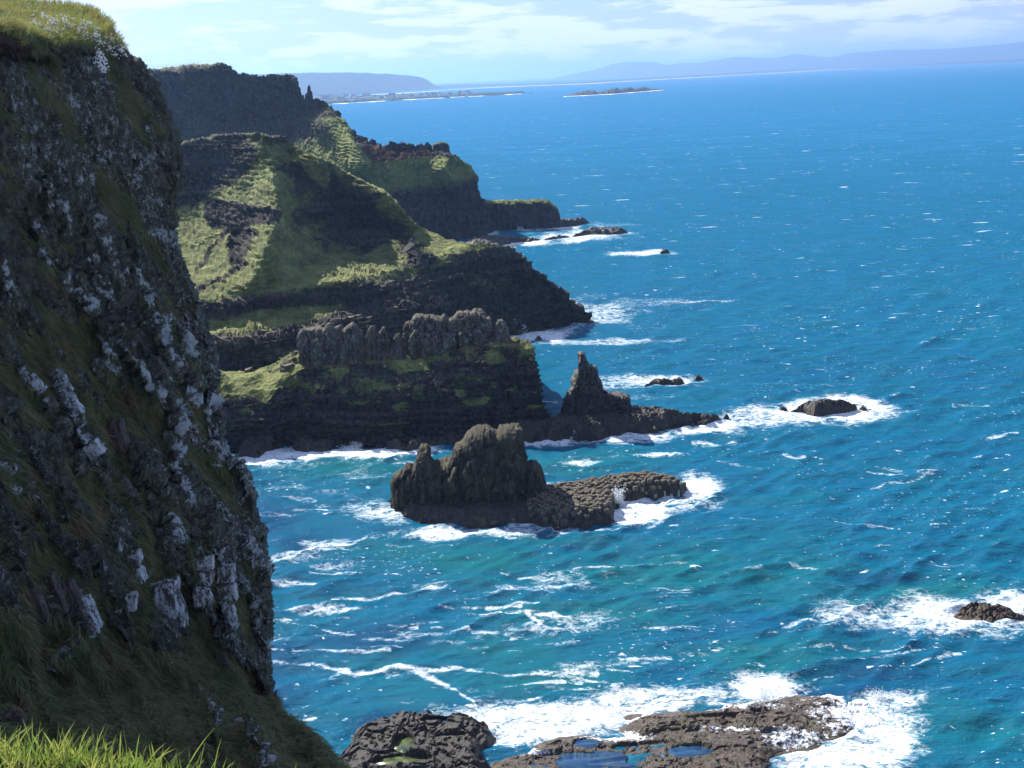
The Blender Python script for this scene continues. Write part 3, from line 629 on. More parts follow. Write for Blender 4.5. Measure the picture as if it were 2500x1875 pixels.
cols = np.stack([gr, .10+0*gr, .5*pw([(640, 1072), (850, 1072), (1100, 1068), (1340, 1050), (1340, 1075), (640, 1095)], 6)+.3*pw([(700, 900), (740, 910), (650, 1010), (620, 1000)], 8)], -1)
AA_, GA_ = A, G
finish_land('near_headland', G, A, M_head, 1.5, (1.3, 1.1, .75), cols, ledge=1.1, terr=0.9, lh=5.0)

# ------------------------------------------------------------------ free-standing rocks from top and foot lines
def rock_body(name, top, foot, Y0, th, mat, nc=120, nz=50, scale=1.0, amps=(.5, .6, .3), grass_top=.5, lich=.2, taper=.35, zbase=None, sink=1.0, back=1.0, parent=None, seed=0, blk=2.0, tall=2.2, red=0.0, topdamp=0.0):
    top = np.array(top, float); foot = np.array(foot, float)
    uu = np.linspace(top[0, 0], top[-1, 0], nc)
    vt = np.interp(uu, top[:, 0], top[:, 1]); vb = np.interp(uu, foot[:, 0], foot[:, 1])
    Pt = at_y(uu, vt, np.full(nc, Y0)); Pb = at_y(uu, vb, np.full(nc, Y0-th*.8))
    zt = Pt[:, 2]; zb = (Pb[:, 2] if zbase is None else np.full(nc, zbase))-sink
    x = Pt[:, 0]; s = np.linspace(-1, 1, nc)
    e = (1-np.abs(s)**5)**.6; e = np.maximum(e, .02)
    xc = x.mean()
    rows = []
    # front up, over, back down; (height frac, depth factor)
    prof = [(t, -(1-taper*t**1.5)) for t in np.linspace(0, .93, nz)]+[(.97, -(1-taper)*.86), (.992, -(1-taper)*.62), (1.0, -.25), (1.0, .1), (.985, .5*back), (.9, .8*back)]+[(t, .9*back) for t in np.linspace(.8, 0, 10)]
    for t, k in prof:
        rows.append(np.stack([x, Y0+k*th*e, zb+(zt-zb)*t], -1))
    G = np.array(rows)
    N = grid_normals(G)
    ctr = G.mean((0, 1)); sgn = np.sign(np.sum(N*(G-ctr), -1)).mean(); N *= (1 if sgn >= 0 else -1)
    Pw = G.reshape(-1, 3)+seed*13.7
    d = amps[0]*fbm(Pw/(scale*4), 4)
    d += rock_disp(Pw, scale*blk, tall, amps[1]*1.25, amps[2]*1.25, .40)
    tcol = np.array([p[0] for p in prof])[:, None]*np.ones((1, nc)); d = d*(1-topdamp*sstep(.86, .97, tcol)).ravel()
    G2 = G+N*d.reshape(G.shape[:2])[..., None]
    tt = np.array([p[0] for p in prof])[:, None]*np.ones((1, nc))
    gz = grass_top*np.clip(np.abs(N[..., 2])*1.6-.3, 0, 1)*(tt > .3)
    cols = np.stack([gz, lich+0*gz, np.where(tt < .25, red, 0)], -1)
    return mesh_from(name, G2.reshape(-1, 3), grid_faces(*G.shape[:2]), mat, cols=cols.reshape(-1, 3), parent=parent)

YA = float(ysea(1000, 1084))
# outcrops on the near headland
M_crown = land_material('grey_outcrop_rock', 0.5, rock_a=(0.040, 0.034, 0.026), rock_b=(0.150, 0.128, 0.095), grass_a=(0.08, 0.09, 0.03), grass_b=(0.17, 0.15, 0.06), lichen=(0.30, 0.31, 0.31))
def column_group(name, cols_, top, Yc_, mat, label, cat, group=None, amps=(.30, .60, .20), sc=.9, zbase=None, sink=1.0, grass=.4, loc=None, red=0.0, lich=.25, core_th=4.0, blk=3.0, tall=1.6):
    T = np.array(top, float)
    e = empty(name, loc if loc is not None else tuple(at_y(np.array((T[0, 0]+T[-1, 0])/2), np.array(cols_[0][3]), np.array(Yc_))))
    tag(e, label, cat, group)
    o = rock_body('rock_core', [(a_, b_+2) for a_, b_ in top], [(c_[0], c_[3]) for c_ in cols_ if c_[2] < 10], Yc_+1.2, core_th, mat, int(60+(T[-1, 0]-T[0, 0])*.8), 60, sc, amps, grass, lich, taper=.35, zbase=zbase, sink=sink, seed=3, red=red, blk=blk, tall=tall, topdamp=.6)
    o.parent = e; o.matrix_parent_inverse = Matrix.Translation(-e.location)
    for k, (u0, u1, off, vf, dY, th) in enumerate(cols_):
        rg_ = random.Random(k*7+int(u0)); w = u1-u0; uu = np.linspace(u0, u1, 9)
        vt = np.interp(uu, T[:, 0], T[:, 1])+off; vm = float(np.min(vt[2:7])); h = vf-vm
        sh = np.array([.16, .02, .006, .0, .0, 0, .02*rg_.random(), .03, .20])*min(h, w*1.5)
        tp = [(uu[i], vt[i]+sh[i]) for i in range(9)]
        o = rock_body('rock_column', tp, [(u0, vf), (u1, vf)], Yc_+dY, th, mat, int(34+w*.9), 44, sc, amps, grass, lich, taper=.25+.2*rg_.random(), zbase=zbase, sink=sink, seed=k+int(u0) % 13, red=red, blk=blk, tall=tall, topdamp=.6)
        o.parent = e; o.matrix_parent_inverse = Matrix.Translation(-e.location)
    return e
column_group('rock_outcrop', [(727, 753, 2, 898, 0, 3.2), (746, 778, 0, 896, 1.0, 3.0), (770, 799, 3, 894, 0, 3.4), (794, 818, 0, 892, -.6, 3.0), (813, 837, 0, 890, .6, 3.0), (832, 853, 2, 888, 0, 3.2), (848, 874, 0, 886, -.5, 3.2), (868, 886, 4, 884, .3, 2.6), (756, 782, 26, 896, -2.2, 2.2), (830, 852, 34, 890, -2.2, 2.2)],
             [(726, 812), (740, 801), (760, 803), (778, 797), (790, 803), (797, 790), (808, 787), (815, 799), (832, 792), (838, 801), (848, 793), (862, 788), (872, 797), (886, 806)], YA+22, M_crown,
             'long fluted grey rock wall at the left end of the promontory top', 'rock outcrop', 'rock outcrops along the promontory')
r = rock_body('rock_pillar', [(886, 868), (892, 830), (900, 800), (907, 794), (916, 796), (920, 830), (923, 868)], [(886, 884), (923, 880)], YA+22, 2.2, M_crown, 56, 40, .6, (.22, .28, .14), .3, .2, seed=1)
tag(r, 'left of two slim rock pillars standing in the gap of the promontory', 'rock pillar', 'rock pillars in the gap')
r = rock_body('rock_pillar', [(920, 868), (925, 815), (932, 802), (938, 796), (941, 806), (950, 840), (954, 868)], [(920, 882), (954, 880)], YA+21, 2.2, M_crown, 56, 40, .6, (.22, .28, .14), .3, .2, seed=2)
tag(r, 'right of two slim rock pillars in the gap, with a pointed tip', 'rock pillar', 'rock pillars in the gap')
r = rock_body('rock_pillar', [(952, 866), (960, 838), (966, 816), (975, 813), (982, 830), (990, 862)], [(952, 874), (990, 870)], YA+20, 2.0, M_crown, 56, 36, .6, (.22, .28, .14), .3, .2, seed=3)
tag(r, 'short stubby rock pillar just left of the big cracked outcrop', 'rock pillar')
column_group('rock_outcrop', [(984, 1006, 0, 868, 1, 2.4), (998, 1042, 0, 868, 0, 4.5), (1034, 1066, 0, 868, .8, 4.5), (1058, 1086, 2, 866, 0, 4.5), (1080, 1102, 0, 866, 1.2, 3.5), (1096, 1122, 0, 864, .3, 4.2), (1112, 1146, 0, 862, 1.0, 4.5), (1136, 1170, 0, 858, .2, 4.5), (1160, 1194, 0, 854, .8, 4.5), (1184, 1208, 0, 848, 0, 4), (1198, 1222, 2, 844, .5, 3),
                              (1000, 1026, 34, 872, -3, 2.6), (1022, 1052, 44, 872, -3.4, 2.8), (1052, 1080, 40, 868, -3.2, 2.6), (1078, 1116, 36, 866, -3.2, 3.0), (1116, 1150, 42, 860, -3, 3), (1150, 1186, 44, 856, -3, 3)],
             [(984, 800), (990, 786), (1003, 783), (1012, 770), (1022, 767), (1060, 769), (1076, 773), (1084, 766), (1094, 780), (1104, 776), (1116, 763), (1126, 762), (1133, 762), (1140, 756), (1150, 761), (1160, 755), (1170, 757), (1180, 763), (1186, 771), (1196, 773), (1203, 800), (1222, 820)], YA+23, M_crown,
             'broad cracked grey rock crown on top of the promontory', 'rock outcrop', 'rock outcrops along the promontory', amps=(.4, .85, .32), sc=.9)
r = rock_body('rock_pillar', [(1206, 838), (1211, 790), (1216, 781), (1226, 781), (1233, 790), (1240, 812), (1246, 834)], [(1206, 842), (1246, 838)], YA+21, 2.6, M_crown, 56, 36, .6, (.22, .25, .15), .3, .3, seed=5)
tag(r, 'rounded rock pillar at the seaward end of the promontory top', 'rock pillar')

# central sea stack
YS = float(ysea(1130, 1245))
STK = [(955, 1175), (957, 1168), (964, 1158), (972, 1152), (985, 1147), (990, 1133), (1001, 1136), (1007, 1141), (1017, 1124), (1021, 1100), (1027, 1090), (1040, 1089), (1047, 1094), (1050, 1126), (1060, 1131), (1084, 1128), (1094, 1122), (1105, 1110), (1109, 1092), (1130, 1078), (1142, 1056), (1155, 1047), (1175, 1043), (1196, 1045),
              (1208, 1052), (1214, 1054), (1220, 1044), (1240, 1040), (1262, 1041), (1276, 1048), (1279, 1098), (1281, 1129), (1290, 1131), (1304, 1131), (1318, 1142), (1328, 1178), (1340, 1222)]
column_group('sea_stack', [(953, 985, 0, 1256, 0, 4), (974, 1010, 0, 1258, .8, 4.5), (1012, 1050, 0, 1260, 1.0, 3.6), (994, 1030, 22, 1260, -1.5, 3.5), (1036, 1072, 0, 1262, .4, 5), (1062, 1104, 0, 1262, 1, 5.5), (1096, 1136, 0, 1262, .4, 6), (1130, 1214, 0, 1262, .8, 6.5), (1204, 1284, 0, 1260, 1.6, 6.5),
                           (1046, 1078, 34, 1264, -3.0, 3.4), (1082, 1122, 42, 1264, -3.4, 3.6), (1126, 1176, 64, 1264, -3.6, 3.2), (1170, 1222, 84, 1264, -4, 3.2), (1216, 1262, 78, 1262, -3.6, 3.4), (1252, 1284, 60, 1260, -2.6, 3.6), (1276, 1342, 0, 1252, -.5, 5.2)],
             STK, YS+4, M_stack, core_th=6.5, label='castle shaped ruined sea stack with a twin topped block, in the cove', cat='sea stack', amps=(.5, .85, .48), sc=1.0, tall=2.4, zbase=1.0, sink=2.5, grass=.42, red=.45, lich=.1)
# pinnacle
YP = float(ysea(1430, 1050))
r = rock_body('sea_stack', [(1366, 1015), (1374, 986), (1383, 965), (1394, 949), (1402, 924), (1412, 900), (1415, 866), (1419, 862), (1424, 862), (1432, 880), (1440, 892), (1452, 899), (1462, 925), (1467, 950), (1468, 957), (1480, 953), (1485, 964), (1500, 964), (1514, 961), (1530, 965), (1538, 970), (1541, 995), (1548, 1008)],
              [(1366, 1030), (1548, 1030)], YP+6, 5.5, M_reef, 200, 80, 1.0, (.5, .6, .3), .25, .15, zbase=3.0, sink=2.5, taper=.6, seed=7)
tag(r, 'dark pointed rock pinnacle beyond the end of the promontory', 'sea stack')
# far block and chimneys on the far headland
YC = float(np.interp(1075, [b[0] for b in baseC], [b[2] for b in baseC]))+44
r = rock_body('rock_block', [(1056, 384), (1057, 354), (1062, 350), (1074, 347), (1085, 347), (1094, 350), (1097, 365), (1102, 384)], [(1056, 386), (1102, 386)], YC, 5, M_far, 50, 24, 1.6, (.4, .3, .2), .6, .1, taper=.15, seed=8, red=.9)
tag(r, 'square reddish rock block on the tip of the far headland', 'rock block')
for k, (t_, lab) in enumerate([([(749, 250), (751, 212), (754, 207), (757, 210), (758, 221), (762, 224), (764, 250)], 'tallest thin rock chimney against the distant hills, on the far cliff ridge'),
                               ([(744, 248), (746, 228), (748, 227), (750, 248)], 'middle sized rock chimney, just left of the tallest one'),
                               ([(736, 247), (738, 233), (741, 231), (743, 247)], 'stubby rock chimney nearest the edge of the far cliff')]):
    Yc2 = float(np.interp(750, [b[0] for b in baseC], [b[2] for b in baseC]))+104
    r = rock_body('rock_chimney', t_, [(t_[0][0], 256), (t_[-1][0], 256)], Yc2, 1.6, M_far, 24, 24, 1.4, (.15, .12, .08), .0, .0, seed=9+k)
    tag(r, lab, 'rock chimney', 'rock chimneys on the ridge')

# ------------------------------------------------------------------ low reefs and shelves: heightfields in plan
def reef(name, front, rear, hgt, mat, step, label=None, cat='reef', rough=.5, blocky=.5, bl=1.6, edge=2.0, grass=0.0, red=0.0, seed=0, rearz=None, pools=None, tilt=0.0, group=None, lich=.03, wash=None, steps=0.0):
    """front: waterline px (z=0); rear: far edge px seen at height rearz"""
    rearz = hgt*.8 if rearz is None else rearz
    P0 = at_z(*np.array(front, float).T, 0.0)[:, :2]; tr = np.linspace(0, 1, len(rear)); P1 = at_z(*np.array(rear, float).T, rearz*np.clip(tr*(1-tr)*7, .08, 1))[:, :2]
    poly = [tuple(p) for p in P0]+[tuple(p) for p in P1]
    xs = [p[0] for p in poly]; ys = [p[1] for p in poly]; m = edge*1.5
    gx = np.arange(min(xs)-m, max(xs)+m, step); gy = np.arange(min(ys)-m, max(ys)+m, step)
    X, Y = np.meshgrid(gx, gy)
    wx = X+rough*1.2*fbm(np.stack([X.ravel()/(bl*2), Y.ravel()/(bl*2), 0*X.ravel()+seed], -1), 3).reshape(X.shape)*edge
    wy = Y+rough*1.2*fbm(np.stack([X.ravel()/(bl*2), Y.ravel()/(bl*2), 0*X.ravel()+seed+50], -1), 3).reshape(X.shape)*edge
    ins = inpoly(wx, wy, poly); d, _ = polydist(wx, wy, poly+[poly[0]]); sd_ = np.where(ins, d, -d)
    prof = np.where(sd_ > 0, np.clip(sd_/edge, 0, 1)**.6, sd_/edge*1.2)
    Q = np.stack([X.ravel(), Y.ravel(), np.full(X.size, seed*3.3)], -1)
    wq = Q+bl*1.5*vfbm(Q/(bl*2.6), 3)*np.array([1.6, 1, 0])
    F1, F2, R = worley(wq/np.array([bl*1.35, bl*.85, 1]), 2)
    nz = blocky*((R-.5)*1.0-.55*(1-np.clip((F2-F1)*4.5, 0, 1))+.15*(1-F1))
    wq = wq+.3*bl*vfbm(Q/bl, 2); F1, F2, R = worley(wq/(bl*.42)+7, 2)
    nz += blocky*.45*((R-.5)*1.0-.5*(1-np.clip((F2-F1)*4, 0, 1)))
    nz = nz.reshape(X.shape)
    nz += rough*fbm(Q/(bl*5), 4).reshape(X.shape)*1.5+rough*.28*fbm(Q/(bl*.9), 4, .55, True).reshape(X.shape)
    if steps:
        q_ = (nz+.25*fbm(Q/(bl*1.3)+2, 3).reshape(X.shape))/steps; fl = np.floor(q_); nz = .35*nz+.65*(fl+sstep(.0, .25, q_-fl))*steps
    Z = hgt*prof*(1+tilt*(X-np.mean(xs))/(max(xs)-min(xs)))+nz*np.clip(.3+prof, 0, 1)
    if pools:
        for (pu, pv, pru, prv) in pools:
            c = at_z(np.array(pu), np.array(pv), hgt*.6); e1 = at_z(np.array(pu+pru), np.array(pv), hgt*.6); e2 = at_z(np.array(pu), np.array(pv-prv), hgt*.6)
            q = np.sqrt(((X-c[0])/(e1[0]-c[0]))**2+((Y-c[1])/(e2[1]-c[1]))**2)
            q = q+.35*fbm(Q/(bl*2.5)+8, 3).reshape(X.shape)
            Z = Z-(hgt*.55+.25)*sstep(1.15, .8, q)
    keep = (Z > -1.2)
    Z = np.maximum(Z, -1.6)
    idx = grid_faces(*X.shape); kf = keep.ravel()[idx].any(1); idx = idx[kf]
    V = np.stack([X.ravel(), Y.ravel(), Z.ravel()], -1)
    used, inv = np.unique(idx, return_inverse=True); idx = inv.reshape(idx.shape)
    gr = np.full(X.size, grass)*np.clip(Z.ravel()/max(hgt, .1), 0, 1)
    la = np.full(X.size, lich)
    if wash:
        pu_, pv_ = proj(V)
        wn_ = fbm(Q/(bl*1.4)+4, 4); lowz = sstep(.9, -.2, (Z.ravel()/max(hgt, .1)))
        for (a_, b_, c_, d_, st_) in wash:
            q_ = np.sqrt(((pu_-a_)/c_)**2+((pv_-b_)/d_)**2); la = np.maximum(la, st_*np.clip(1.4-q_+.8*wn_, 0, 1)*(.55+.45*lowz))
    cols = np.stack([gr, la, red*np.ones(X.size)], -1)
    o = mesh_from(name, V[used], idx, mat, cols=cols[used])
    return tag(o, label, cat, group), (X, Y, Z, poly)

# causeway beside the central stack
CW, cwdat = reef('rock_causeway', [(972, 1258), (1035, 1272), (1100, 1280), (1200, 1284), (1300, 1280), (1330, 1291), (1370, 1295), (1435, 1288), (1492, 1270), (1502, 1240), (1500, 1222), (1520, 1215), (1560, 1212), (1590, 1212), (1665, 1208)],
                 [(1680, 1191), (1665, 1178), (1620, 1162), (1566, 1152), (1500, 1158), (1415, 1170), (1370, 1178), (1334, 1184), (1200, 1215), (1000, 1235)], 2.6, M_reef, .30,
                 'low cobbled basalt causeway running right from the castle shaped stack', 'rock causeway', rough=.55, blocky=.35, bl=1.5, edge=2.2, red=0.0, seed=1)
# pinnacle platform
reef('rock_platform', [(1240, 1080), (1300, 1078), (1446, 1073), (1506, 1065), (1622, 1052), (1656, 1041), (1720, 1036), (1768, 1030)], [(1772, 1022), (1755, 1006), (1678, 1004), (1609, 992), (1558, 990), (1460, 1004), (1364, 1014), (1300, 1012), (1240, 1012)], 3.6, M_reef, .36,
     'dark jagged rock platform under the pointed pinnacle', 'rock platform', rough=.9, blocky=.8, bl=2.0, edge=3, seed=2)
# islets
reef('islet', [(1904, 1003), (1935, 1006), (1960, 1005), (1985, 1014), (2020, 1012), (2060, 1008), (2118, 1000)], [(2126, 995), (2112, 985), (2070, 977), (2020, 977), (1965, 979), (1930, 986), (1904, 996)], 3.0, M_reef, .32, 'larger low dark rock ringed by foam, well right of the pinnacle', 'rock islet', rough=.22, blocky=.6, bl=1.7, edge=1.8, seed=3)
reef('islet', [(1570, 945), (1600, 940), (1640, 938), (1668, 934)], [(1662, 926), (1640, 922), (1620, 921), (1600, 930)], 2.0, M_reef, .35, 'small peaked dark rock in foam behind the pinnacle platform', 'rock islet', rough=.6, blocky=.4, bl=1.5, edge=2.2, seed=4)
reef('islet', [(1698, 924), (1716, 924)], [(1712, 920), (1700, 920)], 1.0, M_reef, .3, 'tiny dark rock tip just right of the small peaked rock', 'rock islet', rough=.3, blocky=.2, bl=1.2, edge=1.0, seed=5)
reef('islet', [(1304, 832), (1326, 833)], [(1322, 826), (1310, 826)], 1.6, M_reef, .35, 'tiny dark rock in the white water below the pyramid headland', 'rock islet', rough=.3, blocky=.3, bl=1.2, edge=1.4, seed=6)
reef('islet', [(1610, 621), (1636, 619)], [(1632, 614), (1616, 615)], 2.0, M_reef, .5, 'lonely dark rock on a foam streak far out in the bay', 'rock islet', rough=.4, blocky=.4, bl=2, edge=2, seed=7)
reef('reef', [(2332, 1500), (2380, 1508), (2420, 1520), (2470, 1520), (2505, 1510), (2560, 1505)], [(2560, 1480), (2500, 1490), (2450, 1468), (2410, 1468), (2370, 1476)], 1.3, M_brown, .2, 'broken brown rocks awash in foam at the right edge', 'reef', rough=.5, blocky=1.1, bl=1.9, edge=1.8, seed=8)
reef('reef', [(1130, 600), (1160, 604), (1230, 600), (1250, 592), (1300, 590), (1370, 580), (1440, 573), (1500, 573), (1528, 570)], [(1515, 563), (1490, 556), (1440, 558), (1400, 568), (1340, 578), (1250, 578), (1190, 578), (1150, 588)], 2.6, M_reef, .7, 'long dark reef snaking out from below the far headland', 'reef', rough=.9, blocky=.8, bl=3, edge=4, seed=9)
reef('reef', [(1350, 556), (1400, 552), (1432, 546)], [(1430, 538), (1400, 534), (1360, 536), (1345, 545)], 3.5, M_reef, .7, 'low rock ledge off the tip of the far promontory', 'reef', rough=.9, blocky=.8, bl=3, edge=4, seed=10)
r = rock_body('rock_promontory', [(1165, 545), (1180, 492), (1200, 489), (1240, 492), (1262, 487), (1290, 490), (1310, 486), (1335, 489), (1348, 498), (1362, 512), (1366, 535), (1368, 548)], [(1165, 575), (1230, 566), (1368, 554)], float(ysea(1270, 560))+10, 11, M_far, 120, 40, 2.4, (1.0, 1.0, .6), .75, .05, zbase=0, sink=2, taper=.4, seed=15)
tag(r, 'flat topped dark promontory at the foot of the far headland', 'promontory')
# boulders and rubble at the foot of the near headland
reef('boulder_bank', [(585, 1112), (630, 1115), (665, 1100), (668, 1090)], [(655, 1080), (630, 1078), (600, 1092)], 2.6, M_reef, .25, 'pile of dark boulders in surf at the near end of the promontory foot', 'boulder bank', rough=.7, blocky=1.5, bl=2.6, edge=1.5, seed=11)
reef('boulder_bank', [(715, 1092), (740, 1102), (790, 1104), (820, 1092)], [(825, 1080), (790, 1074), (740, 1076)], 2.2, M_reef, .25, 'low knobbly rock shelf in surf, right of the boulder pile', 'boulder bank', rough=.7, blocky=.8, bl=1.3, edge=1.5, seed=12, red=.0)
reef('boulder_bank', [(942, 1096), (980, 1102), (1030, 1100), (1060, 1092), (1120, 1086)], [(1120, 1070), (1060, 1070), (1040, 1066), (990, 1078), (945, 1082)], 2.4, M_reef, .25, 'line of dark knobbly rocks at the promontory foot behind the castle stack', 'boulder bank', rough=.8, blocky=1.0, bl=1.8, edge=1.8, seed=13)
# foreground shelves
reef('rock_shelf', [(828, 1920), (838, 1850), (845, 1835), (880, 1790), (935, 1762)], [(990, 1738), (1070, 1733), (1150, 1729), (1188, 1743), (1197, 1770), (1190, 1800), (1186, 1840), (1196, 1930)], 1.9, M_reef, .16, 'lumpy dark grey rock shelf with green pools at the lower edge', 'rock shelf', rough=.8, blocky=.5, steps=.4, bl=2.1, edge=2.2, seed=14, grass=.3, rearz=1.7,
     pools=[(985, 1862, 75, 16), (985, 1820, 26, 20), (1068, 1764, 40, 7)])
reef('rock_shelf', [(1180, 1935), (1190, 1870), (1280, 1838)], [(1400, 1790), (1470, 1802), (1560, 1800), (1535, 1770), (1560, 1748), (1640, 1738), (1760, 1718), (1850, 1712), (1960, 1700), (2060, 1690), (2120, 1700), (2140, 1740), (2060, 1790), (1960, 1815), (1880, 1850), (1870, 1930)], .5, M_brown, .16,
     'wide brown wave washed rock shelf with blue pools at the bottom', 'rock shelf', rough=.62, blocky=.24, steps=.30, bl=2.3, edge=2.4, seed=15, grass=.12, rearz=.5, tilt=-.5, wash=[(2090, 1735, 110, 60, 1.0), (1940, 1800, 90, 26, .9), (1700, 1724, 260, 12, .9), (1500, 1800, 90, 12, .8), (1800, 1780, 130, 9, .75), (1300, 1835, 90, 10, .8)],
     pools=[(1400, 1862, 130, 22), (1430, 1818, 26, 12), (1690, 1838, 60, 14), (1640, 1790, 80, 10), (1860, 1740, 30, 9), (1560, 1818, 70, 12), (1740, 1755, 60, 9), (1900, 1790, 40, 7)])
# pools
M_pool = plain_material('still_pool_water', (0.010, 0.045, 0.13), (0.03, 0.075, 0.12), .8, .12, .5, bump=.5, bdist=.06)
M_gpool = plain_material('algae_pool_water', (0.03, 0.06, 0.04), (0.13, 0.14, 0.05), .8, .12, .5)
def pool(pu, pv, ru, rv, z, mat, label, n=28):
    a = np.linspace(0, 2*np.pi, n, endpoint=False)
    rr = 1+.14*np.sin(3*a+pu)+.08*np.sin(5*a+pv)
    P = at_z(pu+ru*rr*np.cos(a), pv+rv*rr*np.sin(a), z)
    c = P.mean(0)[None]; V = np.vstack([P, c, P-[0, 0, .3]])
    Fc = np.array([[k, (k+1) % n, n] for k in range(n)]+[[k, n+1+k, (k+1) % n] for k in range(n)])
    o = mesh_from('rock_pool', V, Fc, mat, smooth=True); tag(o, label, 'rock pool', 'rock pools on the shelves')
pool(1400, 1866, 165, 30, .50, M_pool, 'largest deep blue pool at the bottom edge of the brown shelf')
pool(1430, 1819, 40, 15, .50, M_pool, 'small blue pool just above the largest pool')
pool(1690, 1838, 78, 20, .50, M_pool, 'blue pool with ripples right of centre on the brown shelf')
pool(985, 1862, 88, 20, 1.15, M_gpool, 'yellow green algae pool at the bottom of the grey shelf')
pool(985, 1822, 34, 24, 1.2, M_gpool, 'narrow pale green pool above the algae pool')
pool(1068, 1765, 46, 9, 1.15, M_pool, 'thin blue pool near the top of the grey shelf')

# stones of the causeway: the pieces one can tell apart
def stone_mesh(k):
    rg = np.random.default_rng(100+k); n = int(rg.integers(5, 8)); a = np.sort((np.arange(n)+rg.random(n)*.5)/n*2*np.pi)
    rad = .5*(1+.16*rg.normal(size=n))
    b0 = np.stack([rad*1.02*np.cos(a), rad*1.02*np.sin(a), np.full(n, -.5)], -1)
    b1 = np.stack([rad*np.cos(a), rad*np.sin(a), .30+.06*rg.normal(size=n)], -1)
    b2 = np.stack([rad*.72*np.cos(a), rad*.72*np.sin(a), .46+.05*rg.normal(size=n)], -1)
    V = np.vstack([b0, b1, b2, [[0, 0, .5]]]); Fs = []
    for i in range(n):
        j = (i+1) % n
        for o_ in (0, n): Fs += [[o_+i, o_+j, o_+n+j], [o_+i, o_+n+j, o_+n+i]]
        Fs.append([2*n+i, 2*n+j, 3*n])
    me_o = mesh_from('stone', V, np.array(Fs), M_stone, cols=np.tile(np.array([[.0, .12, .0]]), (len(V), 1)))
    me = me_o.data; bpy.data.objects.remove(me_o); return me, V, np.array(Fs)
M_stone = land_material('causeway_stone', 1.2, rock_a=(0.060, 0.052, 0.042), rock_b=(0.17, 0.145, 0.105), grass_a=(.1, .1, .03), grass_b=(.2, .18, .06), speck=.2)
variants = [stone_mesh(k) for k in range(8)]
X_, Y_, Z_, poly_ = cwdat
cand = []
stp = 1.38
x0, x1 = min(p[0] for p in poly_), max(p[0] for p in poly_); y0, y1 = min(p[1] for p in poly_), max(p[1] for p in poly_)
row = 0; yy = y0
while yy < y1:
    xx = x0+(stp/2 if row % 2 else 0)
    while xx < x1:
        cand.append((xx+random.uniform(-.22, .22), yy+random.uniform(-.22, .22))); xx += stp
    yy += stp*.88; row += 1
cand = np.array(cand)
ins = inpoly(cand[:, 0], cand[:, 1], poly_); dd, _ = polydist(cand[:, 0], cand[:, 1], poly_+[poly_[0]])
ok = ins & (dd > .7)
def hz(x, y):
    i = np.clip(((y-Y_[0, 0])/(Y_[1, 0]-Y_[0, 0])).astype(int), 0, Z_.shape[0]-1); j = np.clip(((x-X_[0, 0])/(X_[0, 1]-X_[0, 0])).astype(int), 0, Z_.shape[1]-1)
    return Z_[i, j]
cand = cand[ok]; zz = hz(cand[:, 0], cand[:, 1])
pu, pv = proj(np.c_[cand, zz])
sel = (pu > 1290) | (pv > 1268)
sel &= ~((pu < 1300) & (random.random() < 0)); cand = cand[sel]; zz = zz[sel]
order = np.argsort(cand[:, 1]); cand = cand[order]; zz = zz[order]
nst = 0; extraV = []; extraF = []; off = 0
pick = set(np.random.default_rng(5).permutation(len(cand))[:300].tolist()) if len(cand) > 300 else set(range(len(cand)))
for i, ((x, y), z) in enumerate(zip(cand, zz)):
    me, V, Fs = variants[random.randrange(8)]
    sc = (random.uniform(1.2, 1.6), random.uniform(1.1, 1.5), random.uniform(.7, 1.3)); rz = random.uniform(0, 6.28)
    tx, ty = random.uniform(-.12, .12), random.uniform(-.12, .12)
    if i in pick:
        o = bpy.data.objects.new('stone', me); COL.objects.link(o); o.parent = CW
        o.location = (x, y, z+.08); o.rotation_euler = (tx, ty, rz); o.scale = sc
    else:
        c, s = math.cos(rz), math.sin(rz); W = V*np.array(sc)
        W = np.stack([W[:, 0]*c-W[:, 1]*s, W[:, 0]*s+W[:, 1]*c, W[:, 2]], -1)+[x, y, z+.08]
        extraV.append(W); extraF.append(Fs+off); off += len(W)
print('STONES', len(cand))
if extraV:
    V = np.vstack(extraV)
    o = mesh_from('stone_cobbles', V, np.vstack(extraF), M_stone, cols=np.tile(np.array([[.0, .12, .0]]), (len(V), 1)), parent=CW); o['kind'] = 'stuff'

# ------------------------------------------------------------------ NEAR CLIFF
sil = [(228, 36, 80), (266, 55, 79), (291, 97, 78.5), (316, 143, 78), (350, 169, 77.5), (371, 194, 77.5), (380, 224, 77.5), (405, 287, 77.5), (422, 338, 77.5), (434, 413, 77.5), (426, 464, 77.5), (430, 527, 77.5), (426, 591, 77), (439, 645, 76.5), (452, 683, 76), (474, 722, 76), (488, 795, 75.5), (506, 831, 75),
       (517, 885, 74.5), (518, 965, 73.5), (539, 1012, 73), (546, 1109, 72), (564, 1120, 72), (593, 1131, 72), (604, 1156, 72), (607, 1185, 71.5), (618, 1214, 71), (623, 1264, 70.5), (647, 1303, 70), (649, 1421, 68.5), (653, 1539, 67), (658, 1684, 65), (678, 1703, 62), (680, 1731, 59), (705, 1750, 55), (745, 1785, 50), (784, 1829, 47), (823, 1872, 44), (900, 1960, 40), (980, 2060, 36)]
sil = np.array(sil, float)
rows = [[(-300, -60, 82, 1), (0, -2, 86, 1), (60, 3, 86, 1), (130, 15, 86, 1), (165, 18, 86, 1), (228, 34, 84, 1)],
        [(-300, 30, 56, 1), (0, 62, 62, 1), (60, 70, 66, 1), (110, 62, 70, 1), (170, 60, 74, 1), (234, 40, 80, 1)],
        [(-300, 100, 53, .2), (0, 100, 58, .2), (60, 110, 62, .5), (110, 105, 65, .8), (200, 110, 72, .9), (271, 65, 79, .8)]]
